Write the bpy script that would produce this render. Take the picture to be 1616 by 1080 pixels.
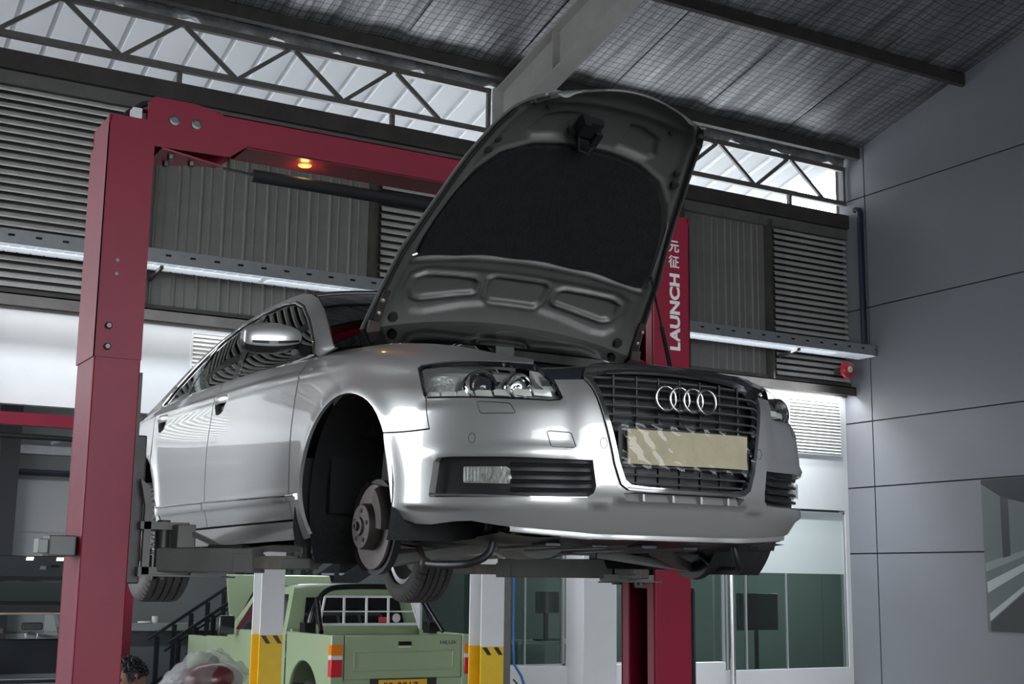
import bpy, math, random
import numpy as np
from mathutils import Vector, Matrix, geometry
random.seed(7); rng = np.random.default_rng(7)
SC = bpy.context.scene
for _o in list(bpy.data.objects): bpy.data.objects.remove(_o)
COL = SC.collection
# ---------------------------------------------------------------- camera
cam_d = bpy.data.cameras.new('camera'); cam = bpy.data.objects.new('camera', cam_d); COL.objects.link(cam)
cam_d.sensor_width = 36.0; cam_d.lens = 36.0 * 2097.4 / 1616.0; cam_d.clip_end = 200
YAW, PITCH, ROLL = math.radians(30.162), math.radians(10.204), math.radians(0.722)
_f = Vector((math.sin(YAW)*math.cos(PITCH), math.cos(YAW)*math.cos(PITCH), math.sin(PITCH)))
_r = Vector((math.cos(YAW), -math.sin(YAW), 0)); _u = _r.cross(_f)
_r2 = _r*math.cos(ROLL) + _u*math.sin(ROLL); _u2 = -_r*math.sin(ROLL) + _u*math.cos(ROLL)
cam.matrix_world = Matrix(((_r2.x, _u2.x, -_f.x, -2.860), (_r2.y, _u2.y, -_f.y, -4.675), (_r2.z, _u2.z, -_f.z, 1.751), (0, 0, 0, 1)))
SC.camera = cam
# ---------------------------------------------------------------- daylight and exposure
W = bpy.data.worlds.new('overcast_sky'); SC.world = W; W.use_nodes = True
_nt = W.node_tree; _bg = _nt.nodes['Background']
_bg.inputs[0].default_value = (0.90, 0.95, 1.0, 1); _bg.inputs[1].default_value = 7.2
SC.view_settings.view_transform = 'Standard'; SC.view_settings.look = 'None'
SC.view_settings.gamma = 1; SC.view_settings.use_curve_mapping = False
SC.view_settings.exposure = 0.0
SC.cycles.use_denoising = True
SC.cycles.max_bounces = 8; SC.cycles.diffuse_bounces = 4; SC.cycles.glossy_bounces = 4; SC.cycles.transparent_max_bounces = 12
# ---------------------------------------------------------------- materials
MATS = {}
def M(name, col=(.5,.5,.5), rough=.5, metal=0., coat=0., noise=None, bump=None, emit=None, spec=.5, alpha=None, trans=0., ior=1.45, sub=None):
    """noise=(scale, amount) mottles the base colour; bump=(scale, strength) fine relief"""
    if name in MATS: return MATS[name]
    m = bpy.data.materials.new(name); m.use_nodes = True; nt = m.node_tree; b = nt.nodes['Principled BSDF']
    b.inputs['Base Color'].default_value = (*col, 1); b.inputs['Roughness'].default_value = rough
    b.inputs['Metallic'].default_value = metal; b.inputs['Coat Weight'].default_value = coat; b.inputs['Coat Roughness'].default_value = .04
    b.inputs['Specular IOR Level'].default_value = spec; b.inputs['IOR'].default_value = ior
    b.inputs['Transmission Weight'].default_value = trans
    if noise or bump:
        tc = nt.nodes.new('ShaderNodeTexCoord')
    if noise:
        n = nt.nodes.new('ShaderNodeTexNoise'); n.inputs['Scale'].default_value = noise[0]; n.inputs['Detail'].default_value = 6; n.inputs['Roughness'].default_value = .65
        nt.links.new(tc.outputs['Object'], n.inputs['Vector'])
        r = nt.nodes.new('ShaderNodeMapRange'); r.inputs[1].default_value = .3; r.inputs[2].default_value = .7
        r.inputs[3].default_value = 1 - noise[1]; r.inputs[4].default_value = 1 + noise[1]
        nt.links.new(n.outputs['Fac'], r.inputs[0])
        mx = nt.nodes.new('ShaderNodeMix'); mx.data_type = 'RGBA'; mx.blend_type = 'MULTIPLY'; mx.inputs[0].default_value = 1
        mx.inputs[6].default_value = (*col, 1); nt.links.new(r.outputs[0], mx.inputs[7]); nt.links.new(mx.outputs[2], b.inputs['Base Color'])
    if bump:
        n2 = nt.nodes.new('ShaderNodeTexNoise'); n2.inputs['Scale'].default_value = bump[0]; n2.inputs['Detail'].default_value = 4
        nt.links.new(tc.outputs['Object'], n2.inputs['Vector'])
        bp = nt.nodes.new('ShaderNodeBump'); bp.inputs['Strength'].default_value = bump[1]; bp.inputs['Distance'].default_value = .02
        nt.links.new(n2.outputs['Fac'], bp.inputs['Height']); nt.links.new(bp.outputs[0], b.inputs['Normal'])
    if emit:
        b.inputs['Emission Color'].default_value = (*emit[0], 1); b.inputs['Emission Strength'].default_value = emit[1]
    MATS[name] = m; return m
def thin_glass(name, tint, rough=.0, refl=1.0):
    """a pane: tinted see-through plus mirror reflection by angle"""
    m = bpy.data.materials.new(name); m.use_nodes = True; nt = m.node_tree; nt.nodes.clear()
    o = nt.nodes.new('ShaderNodeOutputMaterial'); mx = nt.nodes.new('ShaderNodeMixShader'); tr = nt.nodes.new('ShaderNodeBsdfTransparent'); gl = nt.nodes.new('ShaderNodeBsdfGlossy')
    lw = nt.nodes.new('ShaderNodeLayerWeight'); lw.inputs[0].default_value = .5; pw = nt.nodes.new('ShaderNodeMath'); pw.operation = 'POWER'; pw.inputs[1].default_value = 5; nt.links.new(lw.outputs['Facing'], pw.inputs[0])
    f0 = .10 if refl > 1 else (.05 if refl == 1 else .034); fr = nt.nodes.new('ShaderNodeMath'); fr.operation = 'MULTIPLY_ADD'; fr.inputs[1].default_value = 1-f0; fr.inputs[2].default_value = f0; nt.links.new(pw.outputs[0], fr.inputs[0])
    tr.inputs[0].default_value = (*tint, 1); gl.inputs['Roughness'].default_value = rough
    nt.links.new(fr.outputs[0], mx.inputs[0]); nt.links.new(tr.outputs[0], mx.inputs[1]); nt.links.new(gl.outputs[0], mx.inputs[2]); nt.links.new(mx.outputs[0], o.inputs[0])
    MATS[name] = m; return m
# ---------------------------------------------------------------- mesh helpers
class MB:
    def __init__(s): s.v = []; s.f = []
    def add(s, vs, fs):
        n = len(s.v); s.v += [tuple(map(float, q)) for q in vs]; s.f += [tuple(i + n for i in f) for f in fs]; return s
    def box(s, x0, x1, y0, y1, z0, z1):
        return s.add([(x0,y0,z0),(x1,y0,z0),(x1,y1,z0),(x0,y1,z0),(x0,y0,z1),(x1,y0,z1),(x1,y1,z1),(x0,y1,z1)],
                     [(0,3,2,1),(4,5,6,7),(0,1,5,4),(1,2,6,5),(2,3,7,6),(3,0,4,7)])
    def bar(s, a, b, w, h, up=(0,0,1)):
        a, b = Vector(a), Vector(b); d = (b-a).normalized(); up = Vector(up)
        sd = d.cross(up)
        if sd.length < 1e-4: sd = d.cross(Vector((1,0,0)))
        sd.normalize(); u = sd.cross(d).normalized(); vs = []
        for p in (a, b):
            for i, j in ((-1,-1),(1,-1),(1,1),(-1,1)): vs.append(p + sd*(w/2*i) + u*(h/2*j))
        return s.add(vs, [(0,1,2,3),(7,6,5,4),(0,4,5,1),(1,5,6,2),(2,6,7,3),(3,7,4,0)])
    def prism(s, pts, vec):
        n = len(pts); vec = Vector(vec); a = [Vector(q) for q in pts]; b = [q + vec for q in a]
        return s.add(a + b, [tuple(range(n))[::-1], tuple(range(n, 2*n))] + [(i, (i+1) % n, n + (i+1) % n, n + i) for i in range(n)])
    def tube(s, path, r, n=8, cap=True, closed=False):
        P = [Vector(q) for q in path]; k = len(P); rr = r if hasattr(r, '__len__') else [r]*k
        prev = None; rings = []
        for i in range(k):
            if closed: t = (P[(i+1) % k] - P[i-1]).normalized()
            else: t = (P[min(i+1, k-1)] - P[max(i-1, 0)]).normalized()
            if prev is None:
                a = t.cross(Vector((0,0,1)));
                if a.length < .05: a = t.cross(Vector((1,0,0)))
            else: a = prev - t*prev.dot(t)
            a.normalize(); prev = a; b = t.cross(a)
            rings.append([P[i] + (a*math.cos(2*math.pi*j/n) + b*math.sin(2*math.pi*j/n))*rr[i] for j in range(n)])
        vs = [q for g in rings for q in g]; fs = []
        for i in range(k if closed else k-1):
            i2 = (i+1) % k
            for j in range(n): fs.append((i*n+j, i*n+(j+1) % n, i2*n+(j+1) % n, i2*n+j))
        if cap and not closed: fs += [tuple(range(n))[::-1], tuple(range((k-1)*n, k*n))]
        return s.add(vs, fs)
    def lathe(s, prof, c=(0,0,0), ax=(1,0,0), n=32, closed=False, cap=True):
        """prof [(radius, height along ax)]"""
        ax = Vector(ax).normalized(); c = Vector(c); a = ax.cross(Vector((0,0,1)))
        if a.length < .05: a = ax.cross(Vector((0,1,0)))
        a.normalize(); b = ax.cross(a); vs = []; k = len(prof)
        for r, h in prof:
            for j in range(n): vs.append(c + ax*h + (a*math.cos(2*math.pi*j/n) + b*math.sin(2*math.pi*j/n))*r)
        fs = []
        for i in range(k if closed else k-1):
            i2 = (i+1) % k
            for j in range(n): fs.append((i*n+j, i*n+(j+1) % n, i2*n+(j+1) % n, i2*n+j))
        if not closed and cap:
            if prof[0][0] > 1e-6: fs.append(tuple(range(n))[::-1])
            if prof[-1][0] > 1e-6: fs.append(tuple(range((k-1)*n, k*n)))
        return s.add(vs, fs)
    def grid(s, P, cu=False, cv=False):
        P = np.asarray(P, float); n, m = P.shape[:2]; fs = []
        for i in range(n if cu else n-1):
            for j in range(m if cv else m-1):
                fs.append((i*m+j, ((i+1) % n)*m+j, ((i+1) % n)*m+(j+1) % m, i*m+(j+1) % m))
        return s.add(P.reshape(-1, 3).tolist(), fs)
    def ball(s, c, r, n=12, m=8, sq=(1,1,1)):
        prof = []; vs = []; c = Vector(c)
        for i in range(m+1):
            th = math.pi*i/m
            for j in range(n):
                ph = 2*math.pi*j/n; vs.append((c.x + r*sq[0]*math.sin(th)*math.cos(ph), c.y + r*sq[1]*math.sin(th)*math.sin(ph), c.z + r*sq[2]*math.cos(th)))
        return s.add(vs, [(i*n+j, (i+1)*n+j, (i+1)*n+(j+1) % n, i*n+(j+1) % n) for i in range(m) for j in range(n)])
BASE = {}
def obj(name, mb, mat, parent=None, smooth=None, bevel=0, label=None, cat=None, group=None, kind=None, normals=None, base=None):
    """links ONE mesh object. smooth=angle in degrees. With a parent the coordinates are in the space of the thing."""
    me = bpy.data.meshes.new(name); V = np.array(mb.v, float) if len(mb.v) else np.zeros((0,3))
    loc = Vector((0,0,0))
    if parent is not None:
        b = BASE.get(parent.name, (0,0,0)); V = V - np.array(b)
    else:
        if base is None: base = ((V[:,0].min()+V[:,0].max())/2, (V[:,1].min()+V[:,1].max())/2, V[:,2].min())
        loc = Vector(base); V = V - np.array(base)
    me.from_pydata(V.tolist(), [], mb.f); me.validate(); me.update()
    if mat is not None: me.materials.append(mat)
    o = bpy.data.objects.new(name, me); COL.objects.link(o); o.location = loc
    if parent is not None: o.parent = parent; BASE[o.name] = BASE.get(parent.name, (0,0,0))
    else: BASE[o.name] = tuple(loc)
    if smooth is not None:
        me.polygons.foreach_set('use_smooth', [True]*len(me.polygons))
        if smooth < 180: me.set_sharp_from_angle(angle=math.radians(smooth))
    if bevel:
        md = o.modifiers.new('bevel', 'BEVEL'); md.width = bevel; md.segments = 2; md.limit_method = 'ANGLE'; md.angle_limit = math.radians(40)
        if smooth is None:
            me.polygons.foreach_set('use_smooth', [True]*len(me.polygons)); me.set_sharp_from_angle(angle=math.radians(50))
    if label: o['label'] = label
    if cat: o['category'] = cat
    if group: o['group'] = group
    if kind: o['kind'] = kind
    return o
def thing(name, label, cat, base=(0,0,0), rotz=0, group=None, local=False):
    e = bpy.data.objects.new(name, None); COL.objects.link(e); e.location = base; e.rotation_euler = (0,0,rotz); e.empty_display_size = .2
    if label: e['label'] = label
    if cat: e['category'] = cat
    if group: e['group'] = group
    BASE[e.name] = (0,0,0) if local else tuple(base)
    return e
def struct(name, mb, mat, parent=None, **k):
    return obj(name, mb, mat, parent, kind='structure' if parent is None else None, **k)
def dup(o, off, parent=None):
    c = o.copy(); COL.objects.link(c); c.location = Vector(o.location) + Vector(off)
    if parent is not None: c.parent = parent
    BASE[c.name] = BASE.get(o.name, (0,0,0)); return c
def sm(a, b, x):
    u = np.clip((np.asarray(x, float)-a)/(b-a), 0, 1); return u*u*(3-2*u)
def B(*a): return MB().box(*a)
# ================================================================ the building
m_conc = M('painted_concrete_floor', (.20,.20,.195), .35, noise=(1.3,.18), bump=(40,.05))
m_white = M('white_paint', (.62,.63,.64), .55, noise=(3,.03))
m_grey = M('grey_paint', (.24,.25,.255), .6, noise=(2,.06))
m_steel = M('dull_painted_steel', (.135,.13,.122), .5, noise=(4,.18))
m_dark = M('dark_brown_steel', (.055,.05,.046), .55, noise=(3,.3))
m_black = M('black_void', (.012,.012,.013), .8)
m_louv = M('galvanised_louvre', (.52,.505,.48), .42, metal=.25, noise=(6,.12))
m_clad = M('grey_cladding', (.19,.185,.172), .5, metal=.1, noise=(2.2,.12))
m_panel = M('grey_composite_panel', (.16,.165,.183), .38, noise=(.6,.05))
m_joint = M('black_joint', (.015,.015,.016), .7)
m_tray = M('cable_tray_zinc', (.30,.31,.32), .35, metal=.4, noise=(8,.1))
m_trayglow = M('glowing_tray_flange', (.80,.85,.92), .3, metal=.1, emit=((.82,.91,1), .22))  # slight emission: the flange's bright, lit look is put into the material
m_mull = M('aluminium_mullion', (.55,.57,.58), .3, metal=.7)
g_store = thin_glass('storefront_glass', (.72,.80,.77))
def foil():
    m = bpy.data.materials.new('foil_insulation'); m.use_nodes = True; nt = m.node_tree; b = nt.nodes['Principled BSDF']; L = nt.links.new
    tc = nt.nodes.new('ShaderNodeTexCoord'); mp = nt.nodes.new('ShaderNodeMapping'); mp.inputs['Scale'].default_value = (3.2, .22, .22); L(tc.outputs['Object'], mp.inputs[0])
    n = nt.nodes.new('ShaderNodeTexNoise'); n.inputs['Scale'].default_value = 2.2; n.inputs['Detail'].default_value = 7; n.inputs['Roughness'].default_value = .7; L(mp.outputs[0], n.inputs['Vector'])
    cr = nt.nodes.new('ShaderNodeValToRGB'); cr.color_ramp.elements[0].position = .33; cr.color_ramp.elements[0].color = (.09,.09,.095,1); cr.color_ramp.elements[1].position = .68; cr.color_ramp.elements[1].color = (.42,.425,.44,1); L(n.outputs['Fac'], cr.inputs[0])
    # chicken-wire grid: thin dark lines every 0.12 m
    sp = nt.nodes.new('ShaderNodeSeparateXYZ'); L(tc.outputs['Object'], sp.inputs[0]); prev = None
    for ax in (0, 1):
        a = nt.nodes.new('ShaderNodeMath'); a.operation = 'MULTIPLY'; a.inputs[1].default_value = 1/.13; L(sp.outputs[ax], a.inputs[0])
        f = nt.nodes.new('ShaderNodeMath'); f.operation = 'FRACT'; L(a.outputs[0], f.inputs[0])
        g = nt.nodes.new('ShaderNodeMath'); g.operation = 'GREATER_THAN'; g.inputs[1].default_value = .09; L(f.outputs[0], g.inputs[0])
        if prev is None: prev = g
        else:
            k = nt.nodes.new('ShaderNodeMath'); k.operation = 'MULTIPLY'; L(prev.outputs[0], k.inputs[0]); L(g.outputs[0], k.inputs[1]); prev = k
    mx = nt.nodes.new('ShaderNodeMix'); mx.data_type = 'RGBA'; mx.inputs[6].default_value = (.05,.05,.05,1); L(prev.outputs[0], mx.inputs[0]); L(cr.outputs[0], mx.inputs[7]); L(mx.outputs[2], b.inputs['Base Color'])
    b.inputs['Metallic'].default_value = .55; b.inputs['Roughness'].default_value = .42
    bp = nt.nodes.new('ShaderNodeBump'); bp.inputs['Strength'].default_value = .5; bp.inputs['Distance'].default_value = .04; L(n.outputs['Fac'], bp.inputs['Height']); L(bp.outputs[0], b.inputs['Normal'])
    MATS['foil'] = m; return m
m_foil = foil()
def translucent_sheet(dc=.30, tcol=.20):
    m = bpy.data.materials.new('translucent_roof_sheet'); m.use_nodes = True; nt = m.node_tree; nt.nodes.clear(); L = nt.links.new
    o = nt.nodes.new('ShaderNodeOutputMaterial'); a = nt.nodes.new('ShaderNodeAddShader'); d = nt.nodes.new('ShaderNodeBsdfDiffuse'); t = nt.nodes.new('ShaderNodeBsdfTranslucent')
    d.inputs[0].default_value = (dc,dc*1.01,dc*1.03,1); t.inputs[0].default_value = (tcol,tcol*1.01,tcol*1.03,1); L(d.outputs[0], a.inputs[0]); L(t.outputs[0], a.inputs[1]); L(a.outputs[0], o.inputs[0]); return m
m_trans = translucent_sheet(); m_rib = translucent_sheet(.62, .25)
XR, YW = 14.9, 13.33
ROOF = lambda y: 9.93 + .25*(12.75 - y)            # underside of the sheeting
# floor and yard
struct('floor', B(-34, 20.2, -40, 20, -.12, 0), m_conc)
# ---- right wall of composite panels
wr = struct('wall_right', B(XR+.05, XR+.30, -14, 13.6, 0, 14.3), m_joint)
zs = [0, 1.13, 2.32, 3.51, 4.70, 6.81, 8.94, 11.3, 14.2]; ys = [13.48, 12.80, 8.8, 4.8, .8, -3.2, -7.2, -11.2, -14]
for j in range(len(ys)-1):
    for i in range(len(zs)-1):
        if i < 2 and j in (1,) : pass
        if i == 0: continue
        z0 = 0 if i == 1 else zs[i]
        obj('wall_panel', B(XR, XR+.05, ys[j+1]+.012, ys[j]-.012, z0+.012, zs[i+1]-.012), m_panel, wr)
# ---- roof: rafters, purlins, foil sheets, white canopy beyond the wall
ce = struct('ceiling', B(-8.3, XR+.3, 13.30, 13.42, ROOF(13.3)-.02, ROOF(13.3)+.06), m_dark)
def roof_sheet(x0, x1, y0, y1, dz=0):
    n = 14; X = np.linspace(x0, x1, 5); Y = np.linspace(y0, y1, n); P = np.zeros((n, 5, 3))
    for i, y in enumerate(Y):
        for j, x in enumerate(X):
            P[i,j] = (x, y, ROOF(y)+dz + .025*math.sin(j*math.pi/2+.6)*math.cos(i*.9+x))
    Q = P.copy(); Q[...,2] += .03
    return MB().grid(P).grid(Q[::-1])
for k in range(24):
    x0 = -8.2 + k*.965
    obj('roof_sheet', roof_sheet(x0, x0+.985, -3.2, 13.36, .012*(k % 2)), m_foil, ce, smooth=180)
struct('ceiling_front_slope', MB().prism([(-8.3,-3.2,ROOF(-3.2)),(-8.3,-14.2,ROOF(-3.2)-2.75),(-8.3,-14.2,ROOF(-3.2)-2.65),(-8.3,-3.2,ROOF(-3.2)+.1)], (XR+8.6,0,0)), m_foil)
for y in (12.93, 10.38, 7.8, 5.2, 2.6, 0, -2.6):
    z = ROOF(y); mb = MB()
    mb.prism([(-8.2,y-.05,z),(-8.2,y+.05,z-.012),(-8.2,y+.05,z-.20),(-8.2,y+.03,z-.20),(-8.2,y+.03,z-.03),(-8.2,y-.03,z-.02),(-8.2,y-.03,z-.18),(-8.2,y+.02,z-.195),(-8.2,y+.02,z-.22),(-8.2,y-.05,z-.20)], (XR+8.2-.01,0,0))
    obj('purlin', mb, m_dark, ce)
def rafter(x):
    d = .72; y0, y1 = 13.2, -3.1; mb = MB(); s = .25; w = .32; t = .03
    def zz(y, k): return ROOF(y) - .21 - k
    for (a, b, xa, xb) in ((0, t, x-w/2, x+w/2), (d-t, d, x-w/2, x+w/2), (t, d-t, x-.012, x+.012)):
        mb.prism([(xa,y0,zz(y0,b)),(xa,y1,zz(y1,b)),(xa,y1,zz(y1,a)),(xa,y0,zz(y0,a))], (xb-xa,0,0))
    for y in np.arange(11.5, -3, -3.0): mb.box(x-w/2+.02, x-.012, y-.01, y+.01, zz(y, d-t), zz(y, t))
    mb.box(x-.2, x+.2, 13.2, 13.24, 8.7, ROOF(13.2)-.2)
    return mb
m_raft = M('grey_rafter_steel', (.42,.41,.39), .5, noise=(1.5,.12))
for x in (-.82, 7.32): obj('rafter', rafter(x), m_raft, ce)
for k, x in enumerate((-.82, 7.32)):
    struct('trim_%d' % (k+1), MB().box(x-.16,x+.16,13.05,13.08,0,8.75).box(x-.16,x+.16,13.24,13.27,0,8.75).box(x-.012,x+.012,13.08,13.24,0,8.75).box(x-.18,x+.18,13.02,13.28,8.75,8.78), m_steel)
# torn foil edge hanging at the wall line
mb = MB(); xs = np.linspace(-8, XR-.05, 260); P = np.zeros((260,3,3))
for i, x in enumerate(xs):
    dz = .10 + .05*math.sin(x*5.1) + .03*math.sin(x*13.7+1) + .02*math.sin(x*31)
    P[i] = [(x,13.29,ROOF(13.29)), (x,13.27-.02*math.sin(x*9),ROOF(13.29)-.09), (x,13.285+.02*math.sin(x*7),ROOF(13.29)-.09-dz)]
obj('insulation_edge', mb.grid(P), M('torn_foil', (.45,.45,.46), .35, metal=.5, noise=(5,.4), bump=(14,.6)), ce, smooth=180)
# canopy
cn = struct('ceiling_canopy', MB().prism([(-8.3,13.45,ROOF(13.45)+.02),(-8.3,18.2,ROOF(18.2)+.02),(-8.3,18.2,ROOF(18.2)+.03),(-8.3,13.45,ROOF(13.45)+.03)], (XR+8.3,0,0)), m_trans)
for k in range(0, 46):
    x0 = -8.1 + k*.5
    mb = MB()
    mb.prism([(x0,13.44,ROOF(13.44)-.004),(x0+.03,13.44,ROOF(13.44)-.035),(x0+.06,13.44,ROOF(13.44)-.035),(x0+.09,13.44,ROOF(13.44)-.004)], (0,4.7,-.25*4.7))
    obj('canopy_rib', mb, m_rib, cn)
# ---- trusses under the eaves
def truss(x0, x1, xt, label):
    t = thing('roof_truss', label, 'truss', (x0, YW-.05, 8.84)); y = YW-.06
    obj('top_chord', B(x0, x1, y-.04, y+.04, 9.52, 9.61), m_steel, t); obj('bottom_chord', B(x0, x1, y-.04, y+.04, 8.84, 8.93), m_steel, t)
    for p in (x0+.03, x1-.03): obj('end_post', B(p-.03, p+.03, y-.03, y+.03, 8.93, 9.52), m_steel, t)
    tops = [q for q in xt if x0+.1 < q < x1-.1]
    for q in tops:
        for s in (-1, 1):
            b = q + s*.835
            if x0 - .05 < b < x1 + .05: obj('diagonal', MB().bar((q + s*.05, y, 9.53), (b - s*.03, y, 8.92), .06, .05, (0,1,0)), m_steel, t)
    for q in tops[1::2]: obj('hanger', B(q-.03, q+.03, y-.02, y+.06, 8.66, 8.86), m_steel, t)
    return t
truss(-.62, 7.10, [.37+1.67*k for k in range(5)], 'long steel lattice truss above the louvres on the left')
truss(7.55, 14.86, [8.47+1.67*k for k in range(4)], 'steel lattice truss between the raised bonnet and the dark right wall')
# ---- upper rear wall
wu = struct('wall_rear', B(-8.3, XR, 13.42, 13.46, 5.2, 8.62), m_dark)
obj('eave_beam', B(-8.3, XR, 13.22, 13.41, 8.40, 8.66), m_dark, wu); obj('eave_plate', B(-8.3, XR, 13.27, 13.40, 8.20, 8.385), m_steel, wu)
obj('sill_beam', MB().box(-8.3, XR, 13.18, 13.21, 5.20, 5.36).box(-8.3, XR, 13.18, 13.32, 5.34, 5.36).box(-8.3, XR, 13.30, 13.42, 5.34, 5.44), m_dark, wu)
for x in (-4.9, 1.72, 5.16, 11.0, 13.0): obj('wall_post', MB().box(x-.075, x-.03, 13.20, 13.40, 5.24, 8.3).box(x-.03, x+.08, 13.36, 13.40, 5.24, 8.3), m_dark if x > 2 else m_steel, wu)
def slat_mesh(x0, x1):
    pr = [(13.40,.0),(13.335,-.012),(13.31,-.030),(13.30,-.070),(13.305,-.090),(13.315,-.090),(13.318,-.05),(13.40,-.018)]
    return MB().prism([(x0,y,z) for y,z in pr], (x1-x0,0,0))
for x0, x1 in ((-8.2, 1.66), (5.26, 10.9), (13.1, XR-.02)):
    first = None; z = 8.2
    while z > 5.5:
        if first is None: first = obj('louvre_slat', slat_mesh(x0, x1).__class__().add([(a,b,c+z) for a,b,c in slat_mesh(x0,x1).v], slat_mesh(x0,x1).f), m_louv, wu); zf = z
        else: dup(first, (0,0,z-zf), wu)
        z -= .115
for x0, x1 in ((1.80, 5.08), (11.08, 12.92)):
    n = round((x1-x0)/.33); w = (x1-x0)/n; first = None
    for k in range(n):
        mb = MB(); a = x0
        prof = [(0,0),(.015,-.018),(.04,-.018),(.055,0),(w*.5-.015,0),(w*.5-.008,-.012),(w*.5+.008,-.012),(w*.5+.015,0),(w-.004,0),(w-.004,.02),(0,.02)]
        mb.prism([(a+u, 13.38+v, 5.3) for u, v in prof], (0,0,2.93))
        if first is None: first = obj('cladding_panel', mb, m_clad, wu)
        else: dup(first, (k*w,0,0), wu)
# strip lights added, unseen behind the sill beam lip, to brighten the white wall
def added_strip_light(x0, x1, watts, label):
    t = thing('added_strip_light', label, 'lamp', ((x0+x1)/2, 13.26, 5.24), group='added strip lights behind the sill beam')
    obj('housing', B(x0, x1, 13.225, 13.30, 5.262, 5.30), m_white, t); obj('diffuser', B(x0+.01, x1-.01, 13.23, 13.295, 5.246, 5.262), M('added_strip_diffuser', (.9,.9,.9), .4), t)
    ld = bpy.data.lights.new('added_strip_fill', 'AREA'); ld.shape = 'RECTANGLE'; ld.size = x1-x0-.05; ld.size_y = .05; ld.energy = watts; ld.color = (.95,.98,1)
    lo = bpy.data.objects.new('added_strip_fill', ld); COL.objects.link(lo); lo.parent = t; lo.location = (0, .0025, .003)
added_strip_light(10.2, 14.7, 110, 'long added strip light behind the sill beam above the right shop windows')
added_strip_light(-7.5, 4.5, 30, 'long added strip light behind the sill beam over the open left bay')
# ---- lower rear wall: white fascia with vents, shop windows to the right, open bay to the left
wl = struct('wall_rear_lower', MB().box(-8.3, 6.1, 13.47, 13.62, 3.95, 5.2).box(6.1, XR, 13.47, 13.62, 3.1, 5.2).box(6.1, XR, 13.47, 13.62, 0, .30).box(6.1,6.16,13.47,13.62,.3,3.1).box(14.8,XR,13.47,13.62,.3,3.1), m_white)
def vent(x0, x1, z0, z1, n):
    fr = obj('vent_frame', MB().box(x0-.03,x1+.03,13.44,13.47,z0-.03,z0).box(x0-.03,x1+.03,13.44,13.47,z1,z1+.03).box(x0-.03,x0,13.44,13.47,z0,z1).box(x1,x1+.03,13.44,13.47,z0,z1).box(x0,x1,13.462,13.47,z0,z1), m_white, wl)
    h = (z1-z0)/n; first = None
    for k in range(n):
        if first is None: first = obj('vent_blade', MB().prism([(x0,13.46,z0+h),(x0,13.43,z0+h*.22),(x0,13.44,z0+h*.14),(x0,13.465,z0+h*.80)], (x1-x0,0,0)), M('cream_vent', (.80,.79,.75), .5), fr)
        else: dup(first, (0,0,k*h), fr)
vent(13.5, 14.72, 4.12, 5.12, 17); vent(2.5, 3.7, 4.12, 5.12, 17); vent(-4.2,-3,4.12,5.12,17)
# white columns of the shopfront
for x0, x1 in ((8.72, 9.36),):
    obj('shopfront_column', MB().box(x0, x1, 12.95, 13.46, 0, 3.4), m_white, wl, bevel=.02)
def window(n, x0, x1, z0, z1, mulls, frost=None):
    w = struct('window_%d' % n, MB().box(x0,x1,13.48,13.56,z0,z0+.03).box(x0,x1,13.48,13.56,z1-.03,z1).box(x0,x0+.04,13.48,13.56,z0,z1).box(x1-.04,x1,13.48,13.56,z0,z1), m_mull)
    ms = [x0] + list(mulls) + [x1]
    for i in range(len(ms)-1):
        obj('pane', B(ms[i]+.015, ms[i+1]-.015, 13.515, 13.523, z0+.03, (frost or z1)-.005), g_store, w)
    if frost: obj('frosted_panel', B(x0+.03, x1-.03, 13.508, 13.516, frost, z1-.03), M('frosted_film', (.60,.66,.645), .5), w)
    for q in mulls: obj('mullion', B(q-.012, q+.012, 13.49, 13.55, z0, frost or z1), m_mull, w)
    return w
window(1, 6.16, 8.72, .45, 3.1, (7.2, 8.0)); window(2, 9.36, 10.3, .45, 3.1, (9.62,)); window(3, 10.3, 11.96, .30, 3.06, (10.9,)); window(4, 11.99, 14.80, .26, 3.06, (12.45, 13.37), frost=1.95)
obj('low_wall', MB().box(6.16, 8.72, 13.40, 13.60, 0, .45).box(9.36, 11.9, 13.40, 13.6, 0, .45), m_white, wl)
obj('steel_upright', MB().tube([(11.97,13.30,0),(11.97,13.30,3.2)], .05, 12), M('brushed_steel', (.5,.5,.5), .25, metal=1), wl, smooth=40)
# showroom behind the glass
struct('wall_showroom', MB().box(6.1, 20, 17.2, 17.3, 0, 3.4).box(6.0,6.1,13.62,18.4,0,5).box(6.1,20,13.62,17.3,3.3,3.4).box(20,20.1,13.3,17.3,0,3.4).box(XR+.3,20,13.5,13.62,0,3.4), M('showroom_grey', (.17,.20,.195), .6))
for lx, ll in ((12.6, 'added flat ceiling lamp inside the shop, over the left of the clear panes'), (16.6, 'added flat ceiling lamp deep inside the shop, behind the right wall line')):  # lamps added to brighten the shop interior, none is seen there
    t = thing('ceiling_lamp', ll, 'lamp', (lx, 15.4, 3.27), group='added ceiling lamps in the shop'); obj('diffuser', B(lx-1,lx+1,15.2,15.6,3.27,3.295), M('added_shop_lamp', (.8,.85,.85), .4, emit=((.8,.95,.92), 1.5)), t)
    ld = bpy.data.lights.new('added_shop_fill', 'AREA'); ld.shape = 'RECTANGLE'; ld.size = 1.9; ld.size_y = .38; ld.energy = 60; ld.color = (.82,.97,.93); lo = bpy.data.objects.new('added_shop_fill', ld); COL.objects.link(lo); lo.parent = t; lo.location = (0,0,-.01)
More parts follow.
